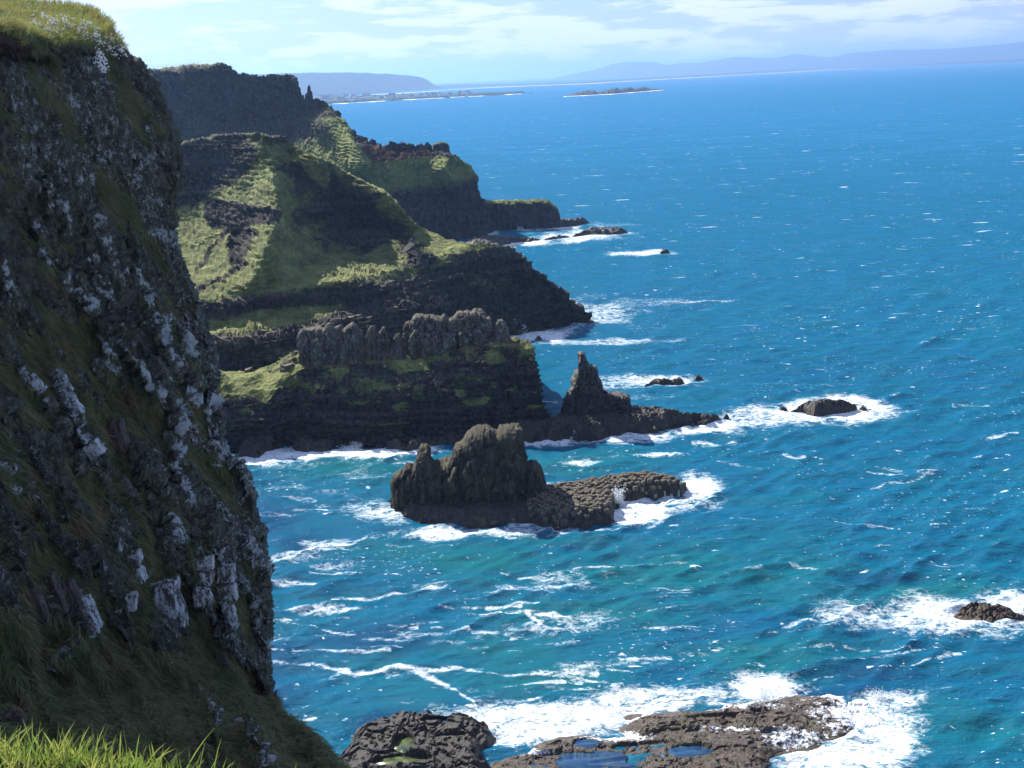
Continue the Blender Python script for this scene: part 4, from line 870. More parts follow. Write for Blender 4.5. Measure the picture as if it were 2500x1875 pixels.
vv = [140, 200, 300, 450, 600, 750, 900, 1050, 1115, 1200, 1320, 1450, 1600, 1690, 1735, 1790, 1872, 1960, 2060]
leftY = {140: 52, 300: 51, 600: 49, 900: 45, 1200: 40, 1500: 35, 1700: 32, 1872: 30.5, 2060: 29}
ly = lambda q: float(np.interp(q, list(leftY), list(leftY.values())))
for q in vv:
    su = float(np.interp(q, sil[:, 1], sil[:, 0])); sy = float(np.interp(q, sil[:, 1], sil[:, 2]))
    L = ly(q); row = []
    for t in (0, .2, .4, .6, .8, .93, 1):
        uu_ = -300+(su+300)*t
        yy_ = L+(sy-L)*(t**1.15)
        row.append((uu_, q, yy_, .5))
    rows.append(row)
segs = [12, 14, 10]+[max(4, int((b-a)/2.55)) for a, b in zip(vv[:-1], vv[1:])]
NW = 46; _t = np.linspace(0, 1, NW+1); _du = -55*_t**1.8; _dy = 62*_t**1.25
G, A = loft(rows, segs, 380, wrap=list(zip(np.diff(_du), np.diff(_dy))))
for k in range(len(A)):   # snap row ends to the measured outline
    q = A[k, -NW-1, 1]
    if q > 36:
        su = np.interp(q, sil[:, 1], sil[:, 0]); cur = A[k, -NW-1, 0]
        A[k, :, 0] += (su-cur)*np.concatenate([np.linspace(0, 1, A.shape[1]-NW)**4, np.ones(NW)])
u, v = A[..., 0], A[..., 1]
# diagonal ribs: toward the viewer, running down to the right
strokes = [((105, 400), (150, 490)), ((205, 480), (270, 620)), ((195, 560), (262, 690)), ((262, 700), (340, 860)), ((300, 585), (355, 700)), ((55, 810), (98, 865)), ((122, 805), (160, 890), (215, 975)),
           ((372, 955), (402, 1085)), ((455, 880), (478, 995)), ((425, 1180), (452, 1300)), ((475, 1190), (505, 1345)), ((368, 1115), (397, 1165)), ((398, 740), (425, 870)), ((330, 640), (375, 790)),
           ((455, 1500), (465, 1560)), ((540, 1570), (580, 1640)), ((0, 1010), (52, 1065)), ((145, 1250), (205, 1370)), ((130, 1420), (160, 1385)), ((225, 740), (240, 800)), ((5, 560), (25, 640)), ((380, 870), (400, 940)), ((80, 480), (110, 560)), ((150, 600), (190, 660))]
strokes = [[(a*1.13, b*1.13) for a, b in s] for s in strokes]
lic = np.zeros(u.shape); rib = np.zeros(u.shape)
wob = fbm(np.stack([u.ravel()/45, v.ravel()/45, 0*u.ravel()], -1), 3).reshape(u.shape)
wob2 = fbm(np.stack([u.ravel()/45, v.ravel()/45, 0*u.ravel()+9], -1), 3).reshape(u.shape)
wobf = fbm(np.stack([u.ravel()/11, v.ravel()/19, 0*u.ravel()+4], -1), 3).reshape(u.shape)
for s in strokes:
    d, _ = polydist(u+30*wob, v+30*wob2, s)
    lic = np.maximum(lic, np.clip(.95-d/13+1.2*wobf, 0, 1)); rib = np.maximum(rib, np.clip(1.4-d/24, 0, 1))
diag = fbm(np.stack([(u*.88-v*.47)/34, (u*.47+v*.88)/190, 0*u], -1).reshape(-1, 3)+3, 4).reshape(u.shape)
diag2 = fbm(np.stack([(u*.80-v*.55)/85, (u*.55+v*.80)/330, 0*u], -1).reshape(-1, 3)+23, 3).reshape(u.shape)
low = sstep(560, 900, v)
A[..., 2] -= 1.1*rib+low*(1.7*diag+2.6*diag2)+(1-low)*(1.0*diag2+.5*diag)
# overhanging turf lip at the top
A[..., 2] += 2.0*softpoly(u, v, [(-300, 75), (0, 78), (60, 100), (115, 110), (120, 150), (40, 158), (-300, 170)], 9)
G = at_y(A[..., 0], A[..., 1], A[..., 2])
topg = sstep(130, 60, v+14*wob-.12*(u-100))
gr = np.clip(topg+low*sstep(-.06, .16, -diag-.5*diag2+.14*(v-900)/900)*.95+(1-low)*sstep(.02, .30, -diag2+.25*wob)*.7, 0, 1)
gr = np.maximum(gr, sstep(1480, 1640, v-.25*(u-300))*.85)
gr = np.maximum(gr, sstep(-90, 10, v-(.72*(u-640)+1690))*.95*(u > 640))
gr *= 1-.9*np.clip(lic*1.6, 0, 1)
edge_r = sstep(70, 15, np.interp(v, sil[:, 1], sil[:, 0])-u)
gr *= 1-.8*edge_r*(v > 600)*(v < 1700)
face = softpoly(u, v, [(0, 160), (250, 130), (330, 190), (400, 330), (420, 600), (300, 560), (200, 480), (0, 420)], 40)
lich = np.clip(.52*lic+.26*sstep(170, 30, np.interp(v, sil[:, 1], sil[:, 0])-u)*(v > 560)*(v < 1620)*(.7+.8*wob2)+.22*face*(1+1.5*wob)+.20*low*sstep(.0, .3, diag)+.06, 0, 1)*(1-topg)
lich = np.where(v > 1640, lich*.8, lich)
earth = .8*softpoly(u, v, [(-300, 78), (0, 80), (60, 96), (115, 108), (120, 150), (40, 165), (-300, 175)], 12)+.35*sstep(.1, .4, diag2)*low*(1-lic)
cols = np.stack([gr, lich, earth], -1)
o, GN, NN = finish_land('near_cliff', G, A, M_near, .95, (.9, .55, .26), cols)
# close the cliff down to the water, out of frame
b0 = GN[-1]; b1 = b0.copy(); b1[:, 2] = -3
tag(mesh_from('cliff_foot', np.vstack([b0, b1]), grid_faces(2, len(b0)), M_near, cols=np.tile([[.3, .1, .0]], (2*len(b0), 1))), kind='structure')

# grass blades helper
def blades(name, base, nrm, length, width, lean, droop, mat, seg=2, kind='stuff', jitter=.5, rg=None):
    rg = rg or np.random.default_rng(1); n = len(base)
    d0 = nrm*1.0+lean+rg.normal(size=(n, 3))*jitter; d0 /= np.linalg.norm(d0, axis=1)[:, None]
    side = np.cross(d0, rg.normal(size=(n, 3))); side /= np.linalg.norm(side, axis=1)[:, None]
    L = length[:, None]; w = width[:, None] if hasattr(width, '__len__') else width
    pts = [base]; d = d0.copy(); p = base
    for k in range(seg):
        d = d+np.array([0, 0, -1.0])*droop; d /= np.linalg.norm(d, axis=1)[:, None]
        p = p+d*L/seg; pts.append(p)
    V = []; 
    for k, p in enumerate(pts[:-1]):
        ww = w*(1-k/seg*.6); V += [p-side*ww/2, p+side*ww/2]
    V.append(pts[-1]); V = np.stack(V, 1); m = V.shape[1]
    tri = []
    for k in range(seg-1): tri += [[2*k, 2*k+1, 2*k+3], [2*k, 2*k+3, 2*k+2]]
    tri.append([2*seg-2, 2*seg-1, 2*seg])
    Fs = (np.array(tri)[None]+(np.arange(n)*m)[:, None, None]).reshape(-1, 3)
    o = mesh_from(name, V.reshape(-1, 3), Fs, mat); tag(o, kind=kind); return o

M_gdark = plain_material('cliff_tussock_grass', (0.10, 0.135, 0.05), (0.22, 0.19, 0.10), .5, .8, .2, trans=.25)
M_gtop = plain_material('cliff_top_grass', (0.20, 0.27, 0.05), (0.36, 0.31, 0.12), 1.2, .7, .2, trans=.3)
rg = np.random.default_rng(11)
flat = GN.reshape(-1, 3); nf = NN.reshape(-1, 3); gf = gr.ravel(); uf, vf = u.ravel(), v.ravel()
vis = (uf > -40) & (vf < 1900)
cand_i = np.where((gf > .45) & vis & (vf > 95))[0]
pick_i = rg.choice(cand_i, 85000)
bp_ = flat[pick_i]+rg.normal(size=(len(pick_i), 3))*.08
fl = np.stack([perlin(bp_/2.2), perlin(bp_/2.2+40), perlin(bp_/2.2+80)], -1)
dirn = np.array([.45, -.25, -.75])+fl*.9
blades('cliff_grass', bp_, nf[pick_i]*.55, .28+.5*rg.random(len(pick_i)), .035+.02*rg.random(len(pick_i)), dirn, .22, M_gdark, 2, jitter=.28, rg=rg)
cand_i = np.where((topg.ravel() > .4) & (uf > -40))[0]
pick_i = rg.choice(cand_i, 16000); bp_ = flat[pick_i]+rg.normal(size=(len(pick_i), 3))*.08
blades('cliff_top_grass', bp_, np.array([0, 0, .6])+nf[pick_i]*.3, .2+.35*rg.random(len(pick_i)), .035, np.array([.3, 0, .2]), .15, M_gtop, 2, jitter=.3, rg=rg)
# sea campion flowers
M_flower = plain_material('white_flower', (.80, .78, .74), (.7, .72, .66), 3, .8, .2)
fpoly = [(70, 45), (95, 35), (130, 60), (200, 50), (250, 75), (290, 110), (300, 150), (250, 120), (225, 115), (170, 80), (130, 90), (75, 80)]
f2 = [(225, 140), (245, 150), (258, 175), (245, 178), (228, 155)]
m_ = (inpoly(uf, vf, fpoly) & (fbm(np.stack([uf/14, vf/14, 0*uf], -1), 2) > .02)) | inpoly(uf, vf, f2)
ci = np.where(m_)[0]; pi_ = rg.choice(ci, 900); c0 = flat[pi_]+nf[pi_]*.22+rg.normal(size=(900, 3))*.1
octa = np.array([[1, 0, 0], [-1, 0, 0], [0, 1, 0], [0, -1, 0], [0, 0, 1], [0, 0, -1]], float)*.055
of = np.array([[0, 2, 4], [2, 1, 4], [1, 3, 4], [3, 0, 4], [2, 0, 5], [1, 2, 5], [3, 1, 5], [0, 3, 5]])
V = (c0[:, None]+octa[None]*(0.7+.7*rg.random((900, 1, 1)))).reshape(-1, 3); Fs = (of[None]+(np.arange(900)*6)[:, None, None]).reshape(-1, 3)
tag(mesh_from('white_flowers', V, Fs, M_flower), kind='stuff')

# boulders on the near cliff
M_bould = land_material('lichened_boulder', 1.1, rock_a=(0.05, 0.047, 0.047), rock_b=(0.14, 0.13, 0.125), lichen=(.55, .58, .60), bump=.5)
M_bdark = land_material('bare_boulder', 1.5, rock_a=(0.045, 0.038, 0.036), rock_b=(0.14, 0.115, 0.105), lichen=(.5, .52, .54), bump=.5)
def boulder(uc, vc, wpx, hpx, ang, label, lic=.9, mat=None, seed=0, depth=.8):
    k = np.argmin((uf-uc)**2+(vf-vc)**2); c = flat[k]; Yc = c[1]
    mpp = Yc/FPX*1.02
    n = 15; t = np.linspace(-1, 1, n); V = []; Fs = []
    # cube sphere-ish block
    def add(f):
        b = len(V)
        for i in t:
            for j in t: V.append(f(i, j))
        for i in range(n-1):
            for j in range(n-1): Fs.append([b+i*n+j, b+i*n+j+1, b+(i+1)*n+j+1, b+(i+1)*n+j])
    add(lambda i, j: (i, -1, j)); add(lambda i, j: (j, 1, i)); add(lambda i, j: (-1, j, i)); add(lambda i, j: (1, i, j)); add(lambda i, j: (j, i, 1)); add(lambda i, j: (i, j, -1))
    V = np.array(V, float); ln = np.linalg.norm(V, axis=1)[:, None]; V = V*(.72+.28/ln)*.92
    V += .13*np.stack([perlin(V*1.1+seed*3.1), perlin(V*1.1+seed*3.1+9), perlin(V*1.1+seed*3.1+19)], -1)
    F1, F2, R = worley(V*1.3+seed*2.7); V = V*(1+.16*(R-.5)+.10*(np.clip((F2-F1)*3, 0, 1)-.6))[:, None]
    V *= np.array([wpx*mpp/2, max(wpx, hpx*.6)*mpp/2*depth, hpx*mpp/2])
    a = math.radians(ang); ca, sa = math.cos(a), math.sin(a)
    V = np.stack([V[:, 0]*ca+V[:, 2]*sa, V[:, 1], -V[:, 0]*sa+V[:, 2]*ca], -1)
    p0 = at_y(np.array(uc), np.array(vc), np.array(Yc-.15)); V = V+p0
    o = mesh_from('boulder', V, np.array(Fs), mat or M_bould, cols=np.tile([[.0, lic*.56, .0]], (len(V), 1)))
    tag(o, label, 'boulder', 'boulders on the near cliff')
BL = [(285, 1332, 26, 38, -10, 'small white boulder at the top of the pale boulder stack', .9), (322, 1360, 54, 38, 0, 'flat topped pale boulder, second from the top of the stack', .95),
      (331, 1404, 52, 46, -15, 'pale chunky boulder directly above the biggest one', .95), (363, 1396, 22, 24, 20, 'tiny round pale boulder at the upper right of the stack', .8),
      (400, 1486, 104, 160, -8, 'biggest lichen covered boulder on the near cliff', .72), (313, 1466, 48, 56, 10, 'pale wedge boulder just left of the biggest one', .85),
      (290, 1494, 18, 16, 0, 'very small white stone below the wedge boulder', .9), (218, 1500, 34, 108, -14, 'narrow upright white faced slab left of the boulder stack', .85),
      (498, 1374, 54, 34, 5, 'upper block of the left white rock column by the cliff edge', .8), (500, 1410, 50, 42, 0, 'middle block of the left white rock column', .85), (494, 1458, 46, 54, 5, 'lower block of the left white rock column', .75),
      (552, 1356, 52, 40, 0, 'grey cap block of the right rock column by the cliff edge', .45), (553, 1400, 48, 44, 0, 'speckled block of the right rock column, under the grey cap', .75), (560, 1446, 44, 56, -5, 'long white block in the middle of the right rock column', .9),
      (562, 1500, 32, 56, -10, 'tapering white block at the foot of the right rock column', .85), (150, 930, 30, 70, -22, 'upper block of the leaning white rib at left', .7), (178, 988, 34, 70, -25, 'middle block of the leaning white rib at left', .85),
      (230, 1096, 46, 44, -30, 'white boulder at the foot of the leaning rib', .95), (88, 938, 30, 52, -40, 'white slab left of the leaning rib', .85), (434, 1288, 20, 38, 15, 'lone oval white stone on the grass gully', .95),
      (288, 1062, 46, 86, -8, 'smooth brown boulder in the dark gully', .2), (530, 1100, 34, 70, -5, 'pale block jutting from the cliff edge above the cove', .75), (583, 1766, 24, 28, 0, 'small pale stone low on the grassy slope', .8)]
for k, (a, b, c, d, e, lab, lic_) in enumerate(BL): boulder(a, b, c, d, e, lab, lic_, M_bould if lic_ > .4 else M_bdark, k)
for k, (a, b, c, d, e, lab) in enumerate([(78, 1478, 70, 110, -12, 'bare brownish slab at the left, first of the leaning three'), (130, 1452, 50, 130, -14, 'bare leaning slab, middle of the three at left'), (178, 1468, 44, 130, -12, 'dark leaning slab, right of the three, beside the white faced one'),
                                          (30, 1768, 70, 70, 0, 'grey rounded boulder just above the foreground grass at left')]):
    boulder(a, b, c, d, e, lab, .25, M_bdark, 40+k, .5)

# ------------------------------------------------------------------ foreground turf at the photographer's feet
_ue = np.linspace(-600, 1600, 60); _ve = np.interp(_ue, [-600, 0, 250, 450, 900, 1600], [1790, 1832, 1862, 1895, 1945, 1990])
_Pe = at_y(_ue, _ve, np.full(60, 2.5))
def ground_h(x, y):
    ze = np.interp(x, _Pe[:, 0], _Pe[:, 2])
    return ze-np.clip(y-2.5, 0, 9)**1.2*1.6-.05*np.clip(2.5-y, 0, 5)+.015*np.sin(x*7+1)*np.sin(y*6)
gx = np.linspace(-5, 4, 120); gy = np.linspace(-6, 4.2, 120); X, Y = np.meshgrid(gx, gy)
Z = ground_h(X, Y)+.012*fbm(np.stack([X.ravel()*2, Y.ravel()*2, 0*X.ravel()], -1), 3).reshape(X.shape)
M_soil = plain_material('turf_soil', (.035, .055, .015), (.05, .05, .02), 8, .95, .1)
tag(mesh_from('foreground_turf', np.stack([X, Y, Z], -1).reshape(-1, 3), grid_faces(*X.shape)[:, ::-1], M_soil, smooth=True), kind='structure')
rg = np.random.default_rng(21)
n = 9000; bx = rg.uniform(-1.7, .3, n); by = rg.uniform(2.1, 2.75, n)
dens = np.clip((-.70-bx)/.40, .035, 1); k_ = rg.random(n) < dens; bx, by = bx[k_], by[k_]
M_blade = plain_material('bright_grass_blade', (.12, .22, .03), (.33, .34, .09), 14.0, .5, .35, trans=.45)
base = np.stack([bx, by, ground_h(bx, by)-.01], -1)
ln = .035+.085*rg.random(len(bx))**1.6*np.where(rg.random(len(bx)) < .12, 1.5, 1)
blades('foreground_grass', base, np.array([0, 0, 1.0])*np.ones((len(bx), 1)), ln, .0035+.003*rg.random(len(bx)), np.array([.25, 0, .3]), .16, M_blade, 4, jitter=.33, rg=rg)

# ------------------------------------------------------------------ DISTANCE
def far_land(name, base, crest, mat, dY, n=200, rough=6, mids=6):
    rows = [[(p[0], p[1]+.6, p[2]) for p in base], base]
    b = np.array(base)
    cr = [(p[0], p[1], float(np.interp(p[0], b[:, 0], b[:, 2]))+dY) for p in crest]
    rows.append(cr); rows.append([(p[0], p[1]+1, p[2]+dY) for p in cr]); rows.append([(p[0], p[1]+40, p[2]+dY*2) for p in cr])
    G, A = loft(rows, [1, 16, 3, 2], n)
    Pw = G.reshape(-1, 3)/max(60, dY*.25)
    t = np.clip(np.linspace(-.1, 1.1, G.shape[0])*(1.1-np.linspace(-.1, 1.1, G.shape[0]))*4, 0, 1)[:, None]
    G[..., 2] += rough*t*fbm(Pw, 4).reshape(G.shape[:2])
    G[..., 2] = np.maximum(G[..., 2], -2)
    cols = np.stack([np.full(G.shape[:2], .8), 0*G[..., 0], 0*G[..., 0]], -1)
    return tag(mesh_from(name, G.reshape(-1, 3), grid_faces(*G.shape[:2]), mat, smooth=True, cols=cols.reshape(-1, 3)), kind='structure')
M_hill = plain_material('distant_hill', (.035, .055, .050), (.060, .080, .055), .004, .95, .05)
M_sand = plain_material('pale_beach_sand', (.50, .46, .38), (.42, .39, .33), .05, .95, .1)
def srow(pts, Y=None): return [(a, b, (float(ysea(a, b)) if Y is None else Y)) for a, b in pts]
# mountains across the lough
far_land('mountains', srow([(1190, 209.5), (1435, 200.5), (1670, 188), (1905, 175.5), (2140, 162.5), (2350, 153), (2560, 143.2)], 26000),
         [(1190, 205), (1317, 199), (1376, 186), (1447, 172), (1494, 157), (1529, 152), (1565, 151.5), (1600, 152.5), (1623, 159.5), (1670, 153), (1705, 154), (1740, 147), (1788, 140), (1835, 141), (1888, 142), (1946, 132), (1985, 136), (2023, 141), (2081, 129), (2170, 122), (2317, 119), (2434, 109), (2480, 103), (2560, 97)], M_hill, 5000, 260, 45)
far_land('coastal_plain', srow([(1040, 216), (1200, 210), (1435, 202.8), (1670, 189.5), (1905, 176.5), (2140, 163.5), (2350, 154.5), (2560, 144.5)]),
         [(1040, 213), (1100, 206), (1200, 205.5), (1320, 203), (1435, 199), (1670, 185), (1905, 171), (2140, 158), (2350, 147), (2560, 137)], M_hill, 900, 200, 5)
# long bluff ending in a steep headland
far_land('distant_headland', [(560, 240, 9000), (700, 237, 9800), (860, 230.5, 11000), (1000, 223, 12500), (1080, 217, 13500)],
         [(560, 183), (640, 181), (694, 179), (760, 177), (860, 177), (940, 180), (1000, 184), (1030, 189), (1045, 196), (1062, 208), (1080, 214)], M_hill, 1200, 160, 14)
far_land('distant_hill', srow([(560, 190), (640, 189)], 24000), [(560, 178), (585, 177), (610, 179), (625, 184), (640, 187)], M_hill, 1500, 30, 6)
# beach
bpts = [(880, 232.5), (1000, 226), (1100, 219), (1200, 213), (1435, 203.8), (1670, 190.2), (1905, 177.2), (2100, 166)]
def strip(name, pts, dv, z, mat, kind='structure'):
    a = np.array(pts, float); uu = np.linspace(a[0, 0], a[-1, 0], 120); vv_ = np.interp(uu, a[:, 0], a[:, 1])
    w = dv*(1+.25*np.sin(uu/37)+.15*np.sin(uu/11))
    P0 = at_z(uu, vv_+w, .3); P1 = at_z(uu, vv_, .3); P1[:, 2] = z+.5
    return tag(mesh_from(name, np.vstack([P0, P1]), grid_faces(2, 120), mat), kind=kind)
strip('beach', bpts, 1.0, 2.0, M_sand)
# town peninsula
tn, tdat = reef('town_peninsula', [(720, 258), (812, 254), (870, 250), (950, 246), (1020, 242), (1100, 238), (1180, 234), (1262, 229.5)], [(1240, 227), (1160, 227.5), (1060, 229), (950, 232), (850, 234), (720, 238)], 12, M_hill, 26, None, None, rough=5, blocky=0, bl=60, edge=60, seed=20, rearz=10)
for kk in ('label', 'category'):
    if kk in tn: del tn[kk]
tag(tn, kind='structure')
# skerries
M_isle = land_material('low_island', .04, rock_a=(.03, .03, .025), rock_b=(.09, .085, .06), grass_a=(.04, .06, .02), grass_b=(.12, .13, .05))
for nm, top, vb, lab in [('island', [(1376, 235), (1400, 229), (1420, 224), (1440, 221), (1453, 220), (1456, 226), (1475, 222), (1506, 214), (1512, 219), (1540, 213), (1545, 217), (1576, 213), (1590, 216), (1620, 217)], 234, 'long low jagged island far out in the bay')]:
    Yi = float(ysea(1500, 229)); a = np.array(top, float); uu = np.linspace(a[0, 0], a[-1, 0], 120); vt = np.interp(uu, a[:, 0], a[:, 1])
    base_v = np.interp(uu, [1376, 1500, 1620], [236, 229.5, 219.5]); Yb = ysea(uu, base_v)
    Pb = at_z(uu, base_v, 0); Pt = at_y(uu, vt, Yb+60)
    rows_ = [Pb-[0, 30, 2], Pb, Pb*.5+Pt*.5-[0, 12, 0], Pt, Pt+[0, 60, -1], Pt+[0, 200, -8], Pb+[0, 400, -3]]
    Gi = np.array(rows_); Gi[2:4, :, 2] += 2*rng.normal(size=(2, 120)); Gi[..., 2] = np.where(np.arange(7)[:, None] >= 3, np.maximum(Gi[..., 2], -2), Gi[..., 2])
    o = mesh_from(nm, Gi.reshape(-1, 3), grid_faces(7, 120), M_isle, cols=np.tile([[.35, .0, .0]], (7*120, 1))); tag(o, lab, 'island')
    # surf line in front
    Pf0 = at_z(uu, base_v+.15+np.clip(np.sin(uu/9)+.6*np.sin(uu/3.7), 0, 1.3)*.6, .5); Pf1 = at_z(uu, base_v-.1, .5); Pf1[:, 2] = 1.5
    tag(mesh_from('island_surf', np.vstack([Pf0, Pf1]), grid_faces(2, 120), M_white), kind='stuff')
uu = np.linspace(812, 1275, 120); bv = np.interp(uu, [812, 950, 1100, 1262, 1275], [254, 246, 238, 229.5, 229]); amp = np.clip(np.sin(uu/13)+np.sin(uu/5.3)*.6, 0, 1.2)
P0 = at_z(uu, bv+.1+amp*.7, .6); P1 = at_z(uu, bv-.2, .6); P1[:, 2] = 1.6
tag(mesh_from('shore_surf', np.vstack([P0, P1]), grid_faces(2, 120), M_white), kind='stuff')

# town houses
M_wall = plain_material('painted_render', (.80, .79, .76), (.68, .66, .62), .02, .8)
M_wall2 = plain_material('grey_render', (.40, .40, .40), (.32, .31, .30), .02, .8)
M_roof = plain_material('slate_roof', (.10, .10, .11), (.07, .07, .08), .02, .8)
def house_mesh(w, d, h):
    V = np.array([(-w, -d, -3), (w, -d, -3), (w, d, -3), (-w, d, -3), (-w, -d, h), (w, -d, h), (w, d, h), (-w, d, h)], float)
    Fw = np.array([[0, 1, 5, 4], [1, 2, 6, 5], [2, 3, 7, 6], [3, 0, 4, 7]])
    Vr = np.array([(-w*1.05, -d*1.15, h*.97), (w*1.05, -d*1.15, h*.97), (w*1.05, d*1.15, h*.97), (-w*1.05, d*1.15, h*.97), (-w*1.05, 0, h+d*.8), (w*1.05, 0, h+d*.8)])
    Fr = [[0, 1, 5], [0, 5, 4], [2, 3, 4], [2, 4, 5], [0, 4, 3], [1, 2, 5]]
    return V, Fw, Vr, np.array(Fr)
hv = []
for (w, d, h) in ((9, 6, 7), (14, 7, 9), (7, 6, 6), (20, 8, 12)):
    V, Fw, Vr, Fr = house_mesh(w, d, h)
    a = mesh_from('wall', V, Fw, M_wall); b = mesh_from('wall', V, Fw, M_wall2); c = mesh_from('roof', Vr, Fr, M_roof)
    hv.append((a.data, b.data, c.data)); [bpy.data.objects.remove(q) for q in (a, b, c)]
X_, Y_, Z_, _p = tdat
rh = random.Random(4)
for k in range(110):
    uu_ = 778+(rh.random()**1.25)*370; tt = rh.random()
    vlo = np.interp(uu_, [720, 812, 950, 1100, 1262], [258, 254, 246, 238, 229.5])-2.0; vhi = np.interp(uu_, [720, 850, 950, 1060, 1160], [240, 236, 234, 231, 229.5])
    Pp = at_z(np.array(uu_), np.array(vlo+(vhi-vlo)*tt), 9.0); z = float(hz(np.array([Pp[0]]), np.array([Pp[1]]))[0])
    if z < 2: continue
    a, b, c = hv[rh.choice([0, 0, 1, 2, 2, 3])]
    white = rh.random() < .55
    e = empty('house', (Pp[0], Pp[1], z)); e.rotation_euler = (0, 0, rh.choice([0, .3, 1.2, 1.57, 2.2]))
    tag(e, ('small pale house' if white else 'small grey house')+' among many in the far seaside town', 'house', 'pale houses of the far seaside town' if white else 'grey houses of the far seaside town')
    for me, nm in ((a if white else b, 'wall'), (c, 'roof')):
        q = bpy.data.objects.new(nm, me); COL.objects.link(q); q.parent = e

# ship
Ps = at_z(np.array(2415.0), np.array(153.5), 0); e = empty('ship', tuple(Ps))
M_hull = plain_material('dark_hull_paint', (.04, .05, .07), (.05, .06, .08), .05, .6)
def box(name, c, s, mat, parent):
    x, y, z = c; a, b, h = s
    V = np.array([(x+i*a, y+j*b, z+k*h) for k in (-1, 1) for j in (-1, 1) for i in (-1, 1)], float)
    V[[1, 5, 3, 7], 0] += 0
    return mesh_from(name, V, np.array([[0, 2, 3, 1], [4, 5, 7, 6], [0, 1, 5, 4], [2, 6, 7, 3], [0, 4, 6, 2], [1, 3, 7, 5]]), mat, parent=parent)
hl = np.array([(-55, -8, -2), (50, -8, -2), (50, 8, -2), (-55, 8, -2), (-58, -9, 7), (58, -4, 9), (62, 0, 9.5), (58, 4, 9), (-58, 9, 7), (54, 0, -2)], float)
Fh = np.array([[0, 1, 5, 4], [1, 9, 6, 5], [9, 2, 7, 6], [2, 3, 8, 7], [3, 0, 4, 8]])
mesh_from('hull', hl, Fh, M_hull, parent=e); box('bridge_house', (-42, 0, 13), (9, 7, 6), M_hull, e); box('deck', (0, 0, 6.6), (52, 7, .3), M_hull, e); box('funnel', (-46, 0, 21), (2.5, 2.5, 2.5), M_hull, e)
tag(e, 'small dark cargo ship near the far shore at the right', 'ship')

# fences
M_post = plain_material('grey_fence_timber', (.30, .27, .23), (.22, .2, .17), 1, .9)
M_postw = plain_material('pale_fence_timber', (.26, .25, .22), (.2, .19, .17), 1, .9)
def fence(pts, n, hgt, label, r=.09, pm=M_post, depth=None):
    a = np.array(pts, float); uu = np.linspace(a[0, 0], a[-1, 0], n); vv_ = np.interp(uu, a[:, 0], a[:, 1]); yy_ = np.interp(uu, a[:, 0], a[:, 2])
    P_ = at_y(uu, vv_, yy_); e = empty('fence', tuple(P_[0]-[0, 0, .3]))
    V = np.array([(i*r, j*r, k*hgt) for k in (0, 1) for j in (-1, 1) for i in (-1, 1)], float)
    base = mesh_from('post', V, np.array([[0, 2, 3, 1], [4, 5, 7, 6], [0, 1, 5, 4], [2, 6, 7, 3], [0, 4, 6, 2], [1, 3, 7, 5]]), pm)
    for k in range(n):
        q = base if k == 0 else base.copy()
        if k: COL.objects.link(q)
        q.parent = e; q.location = Vector(P_[k]-P_[0])
    # two wires as one thin ribbon each
    for hh_ in (.55, .95):
        W = P_-P_[0]+[0, 0, .0+hgt*hh_]
        V = np.vstack([W-[0, 0, .025], W+[0, 0, .025]]); mesh_from('wire', V, grid_faces(2, n), pm, parent=e)
    tag(e, label, 'fence')
YF = lambda uu_: float(np.interp(uu_, [p[0] for p in C[9]], [p[2] for p in C[9]]))
fence([(352, 168.5, YF(352)-2), (431, 161.8, YF(431)-2), (485, 157.5, YF(485)-2)], 13, 1.9, 'thin post and wire fence along the far cliff top', .10)
def YBa(uu_, vv_):
    k = np.argmin((AB[..., 0]-uu_)**2+(AB[..., 1]-vv_)**2); return float(AB.reshape(-1, AB.shape[-1])[k, 2])-.9
fence([(a, b, YBa(a, b)) for a, b in [(671, 646), (700, 644), (754, 640), (775, 634)]], 10, 1.5, 'pale path fence on the terraced slope in front', .055, M_postw)
fence([(a, b, YBa(a, b)) for a, b in [(812, 612), (870, 608), (885, 600), (899, 591), (942, 588), (960, 593), (1025, 591)]], 24, 1.5, 'pale path fence crossing the shaded hollow behind', .055, M_postw)

# sea spray bursts
def spray(uc, vc, wpx, hpx, n, seed, label=None):
    rg = np.random.default_rng(seed); P0 = at_z(np.array(float(uc)), np.array(float(vc)), 0.0); mpp = P0[1]/FPX*1.03
    w, h = wpx*mpp/2, hpx*mpp
    t = rg.random(n)**.6; a = rg.normal(size=n)*.45
    npl = 9; k = rg.integers(0, npl, n); cx_p = rg.normal(size=npl)*.42; ht = np.exp(-(cx_p*1.2)**2)*(.35+.65*rg.random(npl)); lean = rg.normal(size=npl)*.25
    t = rg.random(n)**1.5; x = P0[0]+w*(cx_p[k]+lean[k]*t+rg.normal(size=n)*(.10+.16*t)); y = P0[1]+w*.35*rg.normal(size=n); z = h*1.25*ht[k]*t*(1+.2*rg.normal(size=n))+.1
    c0 = np.stack([x, y, z], -1)[:, None]; s = (.03+.10*rg.random((n, 1, 1))**2+.03)*(mpp/.09)
    V = (c0+octa[None]/.055*s*(.6+.8*rg.random((n, 6, 1)))).reshape(-1, 3); Fs = (of[None]+(np.arange(n)*6)[:, None, None]).reshape(-1, 3)
    tag(mesh_from('sea_spray', V, Fs, M_spray), kind='stuff')
spray(1268, 812, 50, 26, 1400, 1); spray(1508, 1228, 46, 40, 900, 2); spray(1860, 1700, 130, 52, 1500, 3); spray(1403, 1072, 16, 18, 400, 4); spray(1190, 560, 26, 8, 400, 5); spray(870, 1090, 60, 10, 500, 6); spray(2145, 1705, 80, 20, 450, 7); spray(1270, 560, 16, 10, 200, 8)
